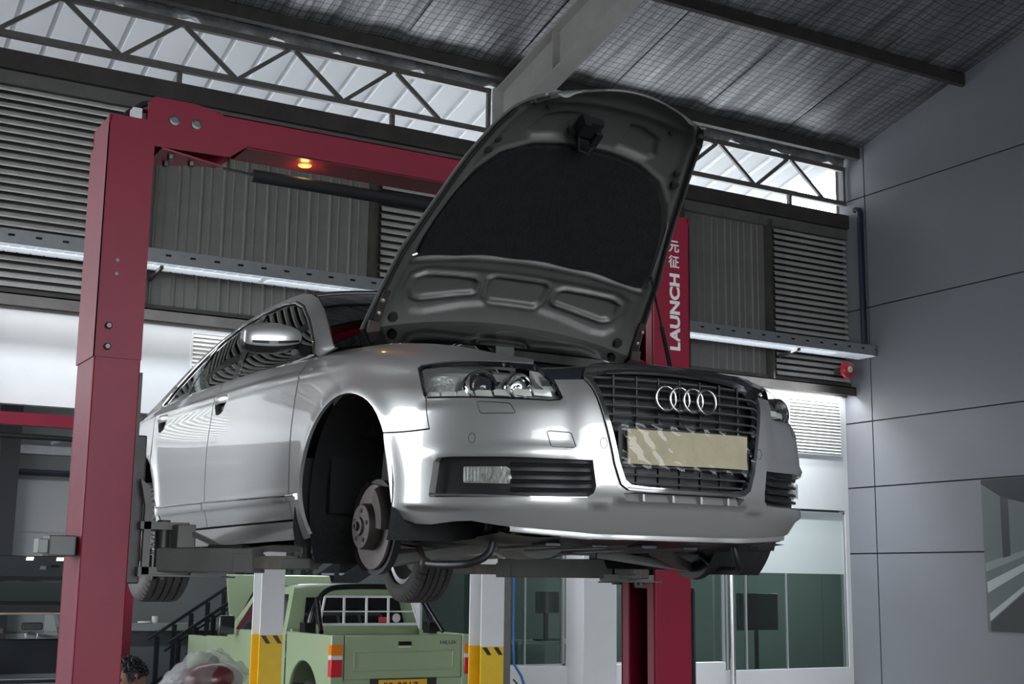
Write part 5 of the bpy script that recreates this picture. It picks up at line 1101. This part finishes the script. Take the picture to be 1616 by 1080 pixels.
obj('rear_bumper', MB().box(XC-HW-.01,XC-.45,YT-.12,YT+.02,.50,.64).box(XC+.45,XC+HW+.01,YT-.12,YT+.02,.50,.64).box(XC-.45,XC+.45,YT-.08,YT+.02,.46,.55), m_alu, pk, bevel=.015)
obj('bed_floor', B(XC-HW+.05,XC+HW-.05,YT+.05,9.02,.62,.66), m_grnd, pk); obj('bed_headboard', B(XC-HW+.05,XC+HW-.05,8.98,9.04,.62,1.22), m_grn, pk)
for z in (1.17, 1.205): obj('headboard_rib', B(XC-HW+.1,XC+HW-.1,8.965,8.985,z-.006,z+.006), m_grn, pk)
# cab back and roof
G = []
for u in np.linspace(-1, 1, 17): 
    xr = XC+u*(HW-.16); k = 1-abs(u)**4
    G.append([(XC+u*HW*.985,9.05,1.16),(XC+u*(HW-.06),9.10,1.40),(XC+u*(HW-.12),9.17,1.58),(xr,9.27,1.655+.025*k),(xr,9.6,1.675+.03*k),(xr,10.3,1.665+.03*k),(XC+u*(HW-.12),10.45,1.61)])
obj('cab_shell', MB().grid(np.array(G)), m_grn, pk, smooth=50)
obj('rear_window', MB().grid(np.array([[(XC+u*(HW-.20),9.055,1.27),(XC+u*(HW-.25),9.130,1.55)] for u in np.linspace(-1,1,5)])), M('pickup_glass_back', (.012,.012,.013), .1, coat=1), pk)
obj('windscreen', MB().grid(np.array([[(XC+u*(HW-.12),10.45,1.61),(XC+u*(HW-.04),10.95,1.12)] for u in np.linspace(-1,1,5)])), MATS['pickup_glass'], pk)
# roll bar and window guard
m_rb = M('rollbar_black_chrome', (.05,.05,.055), .15, metal=.8)
P = [(XC-.72,8.62,1.18),(XC-.69,8.62,1.36),(XC-.60,8.63,1.55),(XC-.50,8.64,1.635),(XC-.36,8.65,1.665),(XC,8.65,1.675),(XC+.36,8.65,1.665),(XC+.50,8.64,1.635),(XC+.60,8.63,1.55),(XC+.69,8.62,1.36),(XC+.72,8.62,1.18)]
obj('roll_bar', MB().tube(catmull(np.array(P), 6).tolist(), .030, 12), m_rb, pk, smooth=60)
for sg in (-1, 1): obj('roll_bar_leg', MB().tube([(XC+sg*.62,8.64,1.55),(XC+sg*.70,8.30,1.21)], .026, 10).box(*sorted((XC+sg*.66,XC+sg*.78)),8.55,8.70,1.18,1.30), m_rb, pk, smooth=40)
m_gd = M('guard_white', (.70,.70,.70), .4)
obj('window_guard', MB().bar((XC-.50,8.72,1.565),(XC+.50,8.72,1.565),.02,.022).bar((XC-.56,8.70,1.275),(XC+.60,8.70,1.275),.02,.026).bar((XC-.56,8.70,1.275),(XC-.50,8.72,1.565),.02,.02,(0,1,0)).bar((XC+.60,8.70,1.275),(XC+.50,8.72,1.565),.02,.02,(0,1,0)), m_gd, pk)
for x in (-.28,-.02,.24): obj('guard_bar', MB().bar((XC+x,8.71,1.28),(XC+x,8.72,1.565),.022,.02,(0,1,0)), m_gd, pk)
obj('guard_bar', MB().bar((XC-.53,8.71,1.41),(XC+.55,8.71,1.41),.014,.014), m_gd, pk)
obj('sticker', MB().box(XC+.28,XC+.42,9.045,9.05,1.285,1.34), M('sticker_red', (.5,.04,.06), .4), pk); obj('sticker', MB().lathe([(0,0),(.05,.001)], (XC+.50,9.055,1.33), (0,-1,0), 16), M('sticker_white', (.6,.6,.55), .4), pk)
obj('raised_bonnet', MB().prism([(XC-.74,11.0,1.08),(XC+.74,11.0,1.08),(XC+.68,11.45,1.78),(XC-.68,11.45,1.78)], (0,.03,.01)), m_grn, pk)
obj('front_end', MB().box(XC-.76,XC+.76,12.3,12.55,.45,.95).box(XC-.7,XC+.7,10.95,12.3,.40,.80), m_grnd, pk)
# ================================================================ dark hatchback with its tailgate up
m_hb = M('hatch_black', (.018,.02,.024), .25, coat=.8); hb = thing('hatchback', 'black hatchback with its tailgate raised, behind the near lift column', 'car', (.2, 13.2, 0))
xc, y0 = .20, 11.5
obj('roof', MB().grid(np.array([[(xc+u*.66,y,1.30+.06*(1-abs(u)**3)-dz) for y, dz in ((y0+.02,.0),(y0+.6,-.05),(y0+1.6,-.07),(y0+2.3,.02))] for u in np.linspace(-1,1,13)])), m_hb, hb, smooth=60)
obj('body', MB().box(xc-.88,xc-.70,y0-.05,y0+3.8,.35,.98).box(xc+.70,xc+.88,y0-.05,y0+3.8,.35,.98).box(xc-.88,xc+.88,y0-.12,y0+.05,.35,.60).box(xc-.8,xc+.8,y0,y0+3.8,.25,.40), m_hb, hb, bevel=.05)
for sg in (-1, 1):
    obj('rear_pillar', MB().bar((xc+sg*.80,y0+.0,.95),(xc+sg*.64,y0+.05,1.34),.10,.14), m_hb, hb, bevel=.02)
    obj('rear_lamp', B(*sorted((xc+sg*.70,xc+sg*.89)), y0-.07,y0+.05,.72,.98), MATS['tail_red'], hb, bevel=.02)
    for yy in (12.0, 14.4): obj('wheel', MB().lathe([(0,.08),(.2,.07),(.22,.09),(.31,.08),(.31,-.09),(.2,-.09)], (xc+sg*.78,yy,.31), (sg,0,0), 28), m_rub, hb, smooth=40)
    obj('side_glass', MB().add([(xc+sg*.86,12.1,.98),(xc+sg*.86,14.0,.98),(xc+sg*.66,13.6,1.36),(xc+sg*.66,12.2,1.36)], [(0,1,2,3)]), MATS['pickup_glass'], hb)
G = [];
for u in np.linspace(-1, 1, 21): G.append((xc+u*.67, y0-.012, 1.27+.05*(1-abs(u)**4)-.12*max(0,abs(u)-.85)/.15))
obj('opening_trim', MB().tube(G, .016, 8), M('beige_seal', (.36,.30,.25), .6), hb, smooth=60)
obj('windscreen', MB().add([(xc-.62,13.75,1.28),(xc+.62,13.75,1.28),(xc+.74,14.3,.98),(xc-.74,14.3,.98)], [(0,1,2,3)]), g_store, hb)
sb_ = obj('rear_seat_back', MB().add([(xc-.66,12.15,.45),(xc+.66,12.15,.45),(xc+.62,12.30,.995),(xc-.62,12.30,.995),(xc-.66,12.28,.45),(xc+.66,12.28,.45),(xc+.62,12.40,.995),(xc-.62,12.40,.995)], [(0,1,2,3),(7,6,5,4),(3,2,6,7),(0,3,7,4),(1,5,6,2)]), M('seat_navy', (.012,.015,.018), .7), hb, bevel=.02)
for x in (-.24, .20):
    h = obj('headrest', B(xc+x-.12,xc+x+.12,12.28,12.38,1.05 + (.05 if x > 0 else 0),1.14 + (.05 if x > 0 else 0)), M('headrest_grey', (.09,.09,.09), .8), hb, bevel=.02)
    for q in (-.07,.07): obj('headrest_stalk', MB().tube([(xc+x+q,12.33,.99),(xc+x+q,12.33,1.06)], .007, 6), m_chrome, h)
obj('boot_floor', MB().box(xc-.7,xc+.7,y0+.05,12.2,.55,.60).box(xc-.72,xc+.72,y0-.10,y0+.06,.575,.60), M('boot_sill_grey', (.22,.23,.24), .5), hb)
# tailgate seen from inside
def tgp(u, v): return (xc+u*(.68-.06*v), y0-.02-.62*v, 1.33+.63*v)
G = np.array([[tgp(u, v) for v in np.linspace(0,1,9)] for u in np.linspace(-1,1,13)]); tgt = obj('tailgate', MB().grid(G), m_hb, hb, smooth=60)
def tq(name, u0, u1, v0, v1, mat, d): 
    n = Vector((0,-.63,-.62)).normalized(); P = [Vector(tgp(*q))+n*d for q in ((u0,v0),(u1,v0),(u1,v1),(u0,v1))]; return obj(name, MB().prism(P, -n*.012), mat, tgt)
tq('tailgate_glass', -.78, .78, .22, .56, M('tailgate_glass', (.045,.055,.055), .1, coat=1), .014); tq('tailgate_lining', -.9, .9, .66, .99, M('tailgate_lining', (.06,.065,.07), .6), .012); tq('tailgate_lower_trim', -.9,.9,.02,.14, M('trim_grey', (.05,.05,.055), .5), .012)
for u in (-.25, .27): tq('tailgate_lamp', u-.06, u+.06, .945, .99, M('lamp_warm', (.9,.85,.7), .4, emit=((1,.9,.68), 2.2)), .02)
tq('tailgate_latch', -.04, .06, .80, .86, m_alu, .03); tq('pull_handle', .15,.28,.83,.86, m_black, .024)
# ================================================================ crouching person
def person():
    base = (-.36, 4.62, 0); t = thing('person', 'person with short black curly hair in a violet T-shirt, crouching behind the lift', 'person', base, local=True)
    J = dict(pel=(.12,.05,.42), sp=(.08,.03,.60), ch=(.03,.01,.78), nk=(0,0,.93), hd0=(-.02,0,.99), shl=(.02,-.19,.86), ell=(-.12,-.24,.64), wrl=(-.30,-.14,.52), shr=(.04,.19,.86), elr=(-.10,.23,.64), wrr=(-.30,.12,.52),
             hpl=(.10,-.10,.42), knl=(-.28,-.17,.46), anl=(-.22,-.16,.09), tol=(-.36,-.17,.04), hpr=(.10,.12,.42), knr=(-.28,.19,.46), anr=(-.22,.18,.09), tor=(-.36,.19,.04))
    Rr = dict(pel=.14, sp=.135, ch=.15, nk=.055, hd0=.05, shl=.075, ell=.048, wrl=.034, shr=.075, elr=.048, wrr=.034, hpl=.10, knl=.065, anl=.042, tol=.035, hpr=.10, knr=.065, anr=.042, tor=.035)
    def skin(name, keys, edges, mat, scale=1., parent=None):
        me = bpy.data.meshes.new(name); idx = {k: i for i, k in enumerate(keys)}; me.from_pydata([J[k] for k in keys], [(idx[a], idx[b]) for a, b in edges], []); o = bpy.data.objects.new(name, me); COL.objects.link(o)
        md = o.modifiers.new('skin', 'SKIN'); sv = me.skin_vertices[0].data
        for k in keys: sv[idx[k]].radius = (Rr[k]*scale, Rr[k]*scale*(.72 if k in ('sp','ch') else 1))
        sv[0].use_root = True; s2 = o.modifiers.new('sub', 'SUBSURF'); s2.levels = s2.render_levels = 2; md.use_smooth_shade = True; me.materials.append(mat); o.parent = parent or t; return o
    m_skin = M('skin', (.20,.10,.065), .5)
    skin('body', ['pel','sp','ch','nk','hd0','shl','ell','wrl','shr','elr','wrr','hpl','knl','anl','tol','hpr','knr','anr','tor'], [('pel','sp'),('sp','ch'),('ch','nk'),('nk','hd0'),('ch','shl'),('shl','ell'),('ell','wrl'),('ch','shr'),('shr','elr'),('elr','wrr'),('pel','hpl'),('hpl','knl'),('knl','anl'),('anl','tol'),('pel','hpr'),('hpr','knr'),('knr','anr'),('anr','tor')], m_skin)
    skin('t_shirt', ['pel','sp','ch','nk','shl','shr'], [('pel','sp'),('sp','ch'),('ch','nk'),('ch','shl'),('ch','shr')], M('violet_cotton', (.10,.10,.22), .85), 1.14)
    skin('trousers', ['pel','hpl','knl','anl','hpr','knr','anr'], [('pel','hpl'),('hpl','knl'),('knl','anl'),('pel','hpr'),('hpr','knr'),('knr','anr')], M('dark_denim', (.02,.025,.04), .85), 1.16)
    # head: faces -x, tipped down
    tip = Matrix.Rotation(math.radians(-22), 3, 'Y'); hc = np.array((-.045,0,1.085))
    def head_pt(th, ph, k=1.):
        x = math.sin(th)*math.cos(ph); y = math.sin(th)*math.sin(ph); z = math.cos(th); rx, ry, rz = .098, .075, .118
        if z < 0: rx *= 1-.12*z*z; ry *= 1+.28*z
        v = np.array((x*rx*k, y*ry*k, z*rz*k))
        f = max(0, -x)                                        # front of the face
        v[0] -= .018*math.exp(-(((z+.08)/.16)**2))*math.exp(-((y/.16)**2))*(f > .5)       # nose
        v[0] += .009*math.exp(-(((z-.10)/.10)**2))*math.exp(-(((abs(y)-.36)/.16)**2))*(f > .3)   # eye sockets
        v[0] -= .006*math.exp(-(((z+.48)/.10)**2))*math.exp(-((y/.30)**2))*(f > .5)      # mouth
        return hc+np.array(tip @ Vector(v))
    hd = obj('head', MB().grid(np.array([[head_pt(th, ph) for ph in np.linspace(0,2*math.pi,40,endpoint=False)] for th in np.linspace(.001,math.pi-.001,34)]), cv=True), m_skin, t, smooth=180)
    for sy in (-1, 1):
        e = hc+np.array(tip @ Vector((-.084, sy*.032, .012))); obj('eye', MB().ball(e, .011, 10, 8), M('eye_dark', (.03,.02,.02), .2), hd, smooth=180)
        e = hc+np.array(tip @ Vector((.008, sy*.076, -.008))); obj('ear', MB().ball(e, .03, 12, 8, (.6,.3,1)), m_skin, hd, smooth=180)
    m_ = hc+np.array(tip @ Vector((-.088, 0, -.056))); obj('mouth', MB().ball(m_, .02, 10, 6, (.35,1,.25)), M('lips', (.16,.06,.05), .5), hd, smooth=180)
    hr = MB(); r2 = np.random.default_rng(5)
    G = []
    for th in np.linspace(.001, 1.75, 16):
        G.append([head_pt(th, ph, 1.06 if (math.cos(ph) > -.55 or th < .9) else .93) for ph in np.linspace(0,2*math.pi,40,endpoint=False)])
    hr.grid(np.array(G), cv=True)
    for k in range(300):
        th = math.acos(1-1.15*r2.random()); ph = r2.random()*2*math.pi
        if math.cos(ph) < -.5 and th > 1.0: continue
        hr.ball(head_pt(th, ph, 1.10), .008+.007*r2.random(), 6, 4)
    obj('hair', hr, M('black_hair', (.010,.010,.011), .6), t, smooth=180)
    # hands: palm, four fingers, thumb
    for sy, w in ((-1, J['wrl']), (1, J['wrr'])):
        w = Vector(w); d = Vector((-.9,-sy*.1,-.3)).normalized(); sd = Vector((0,1,0)); hm = MB()
        hm.bar(w, w+d*.085, .08, .028)
        for q in range(4):
            b = w+d*.08+sd*((q-1.5)*.020); L_ = (.062,.072,.068,.054)[q]; hm.tube([b, b+d*L_*.5+Vector((0,0,-.008)), b+d*L_*.9+Vector((0,0,-.030))], [.0095,.009,.007], 8)
        b = w+d*.025-sd*sy*-.038*-1; hm.tube([b, b+d*.035+sd*sy*-.022, b+d*.065+sd*sy*-.02+Vector((0,0,-.012))], [.011,.010,.008], 8)
        obj('hand', hm, m_skin, t, smooth=60)
    st2 = thing('work_stool', 'low round stool under the crouching person', 'stool', (-.24, 4.67, 0)); obj('seat', MB().lathe([(.0,.235),(.15,.235),(.16,.25),(.15,.262),(0,.264)], (-.24,4.67,0), (0,0,1), 24), m_blk, st2, smooth=40)
    for k in range(4): a = math.pi/4+k*math.pi/2; obj('leg', MB().tube([(-.24+.10*math.cos(a),4.67+.10*math.sin(a),.237),(-.24+.15*math.cos(a),4.67+.15*math.sin(a),0)], .012, 8), m_alu, st2, smooth=40)
person()
# ================================================================ stairs, counter, covered bike, far details
m_rail = M('rail_black', (.012,.014,.016), .4)
stx = thing('staircase', 'black steel staircase with twin handrails rising behind the green pickup', 'staircase', (3.6, 13.5, 0)); sl = (1.73-.90)/(3.54-2.29)
for y in (13.0, 14.0):
    obj('handrail', MB().bar((2.29-.02,y,.90),(5.4,y,.90+sl*3.11),.045,.04), m_rail, stx)
    obj('mid_rail', MB().bar((2.5,y,.74),(5.4,y,.58+sl*3.11),.03,.03), m_rail, stx); obj('stringer', MB().bar((2.05,y,.0),(5.4,y,.0+sl*3.2),.03,.22,(0,0,1)), m_rail, stx)
    for x in (2.39,2.62,2.85,3.08,3.31,3.7,4.1,4.6,5.1): obj('baluster', B(x-.03,x+.03,y-.02,y+.02,max(0,.0+sl*(x-2.29)),.88+sl*(x-2.29)), m_rail, stx)
for k in range(11): obj('tread', B(2.25+k*.28,2.55+k*.28,13.02,13.98,.13+k*.186,.16+k*.186), m_grey, stx)
ct = thing('counter', 'grey counter with a pale ledge behind the staircase', 'counter', (3.0, 14.6, 0)); obj('counter_front', B(1.85,4.6,14.45,14.6,0,1.0), M('counter_grey', (.10,.11,.115), .6), ct); obj('counter_ledge', B(1.82,4.62,14.38,14.75,1.0,1.10), M('ledge_grey', (.22,.23,.23), .5), ct)
obj('cabinet', MB().box(1.85,2.2,14.8,15.3,0,1.62).box(1.87,2.18,14.785,14.8,.05,.8).box(1.87,2.18,14.785,14.8,.83,1.58), M('cabinet_black', (.03,.03,.032), .5), bevel=.006, label='black cabinet behind the left end of the grey counter', cat='cabinet')
def cup(x, r, h, col, label, name='cup', cat='cup'):
    obj(name, MB().lathe([(r*.75,0),(r,h*.3),(r,h),(r*.88,h),(r*.85,h*.2),(0,h*.15)], (x,14.46,1.10), (0,0,1), 18), M(name+'_'+label.split()[0], col, .35), smooth=40, label=label, cat=cat)
cup(2.32, .09, .03, (.6,.6,.58), 'white shallow bowl on the left end of the counter ledge', 'bowl', 'bowl'); cup(2.47, .045, .10, (.62,.62,.6), 'white cup beside the bowl on the counter ledge')
obj('bottle', MB().lathe([(.0,0),(.05,.0),(.052,.14),(.03,.19),(.022,.24),(0,.25)], (3.66,14.46,1.10), (0,0,1), 16), M('bottle_green', (.16,.20,.02), .3), smooth=40, label='olive green bottle on the right end of the counter ledge', cat='bottle')
obj('spray_can', MB().lathe([(.0,0),(.035,.0),(.035,.15),(.02,.17),(.02,.2),(0,.2)], (3.48,14.46,1.10), (0,0,1), 16), M('can_grey', (.4,.4,.4), .35, metal=.5), smooth=40, label='pale spray can left of the green bottle on the counter ledge', cat='spray can')
def polythene():
    m = bpy.data.materials.new('clear_polythene'); m.use_nodes = True; nt = m.node_tree; b = nt.nodes['Principled BSDF']; b.inputs['Base Color'].default_value = (.36,.36,.36,1); b.inputs['Roughness'].default_value = .22; b.inputs['Alpha'].default_value = .38; return m
cv = thing('covered_motorcycle', 'dark red motorcycle under a crumpled clear dust sheet left of the pickup', 'motorcycle', (1.7, 9.6, 0))
obj('fairing', MB().ball((1.83,9.75,.66), .26, 20, 12, (1.3,.8,.72)), M('fairing_red', (.10,.015,.025), .3, coat=.5), cv, smooth=180)
for x in (1.45, 1.98): obj('wheel', MB().lathe([(.10,.03),(.22,.04),(.29,.03),(.29,-.03),(.22,-.04),(.10,-.03)], (x-.02,9.95,.29), (0,1,0), 28), m_rub, cv, smooth=40)
G = []
for i, u in enumerate(np.linspace(0, 1, 46)):
    x = 1.22+u*1.0; prof = .80*math.sin(math.pi*min(1,max(0,(u+.10)/1.3)))**.5; row = []
    for v in np.linspace(-1, 1, 34):
        h = (.16+prof)*(1-.55*abs(v)**2.2)+.03*math.sin(u*21+v*5)+.025*math.sin(u*9-v*13)+.015*math.sin(u*43+v*17); row.append((x+.02*math.sin(v*9), 9.72+v*.42*(.7+.3*math.sin(u*7)), max(.05,h)))
    G.append(row)
obj('dust_sheet', MB().grid(np.array(G)), polythene(), cv, smooth=180)
# far bay fittings
fw = thing('pipe_run', 'horizontal pipes and slotted rail on the far wall behind the black hatchback', 'pipe', (0, 18.2, 3.0))
obj('slotted_rail', B(-8,4,18.2,18.3,3.72,3.86), m_tray, fw); obj('dark_pipe', MB().tube([(-8,18.25,3.42),(4,18.25,3.42)], .05, 8), M('pipe_navy', (.03,.035,.05), .5), fw, smooth=40); obj('rail_brace', MB().bar((1.6,18.2,3.9),(2.3,18.2,4.2),.05,.05), m_tray, fw)
obj('far_column', MB().box(.80,1.10,18.0,18.35,0,8.6), M('far_column_dark', (.035,.037,.04), .5), smooth=None, label='dark steel column against the far grey wall at the left edge', cat='column')
for x in (5.0, 5.35, 5.75): obj('door_strip', B(x-.07,x+.07,18.2,18.36,0,2.9), M('strip_dark', (.03,.032,.034), .5), label='dark upright frame on the far wall behind the pickup cab', cat='frame', group='upright frames behind the pickup')
# showroom contents
def monitor(x, z, w, h, label, y=15.0, zb_=0.):
    t = thing('monitor', label, 'monitor', (x, y, zb_)); obj('screen', B(x-w/2,x+w/2,y,y+.05,z-h/2,z+h/2), m_gblk, t, bevel=.01); obj('stand', MB().box(x-.04,x+.04,y+.05,y+.08,zb_,z-h/2+.02).box(x-.2,x+.2,y-.08,y+.16,zb_,zb_+.03), m_blk, t)
monitor(14.0, 1.24, .98, .68, 'large dark screen behind the shop window beside the right wall'); monitor(9.35, 1.40, .45, .36, 'small dark monitor behind the shop window left of the white column', zb_=.76)
t = thing('display_desk', 'pale desk standing inside the shop left of the white column', 'desk', (9.3, 15.1, 0)); obj('desk_top', B(8.6,10.4,14.75,15.6,.72,.76), m_white, t)
for x, y in ((8.65,14.8),(10.35,14.8),(8.65,15.55),(10.35,15.55)): obj('leg', B(x-.03,x+.03,y-.03,y+.03,0,.72), m_alu, t)
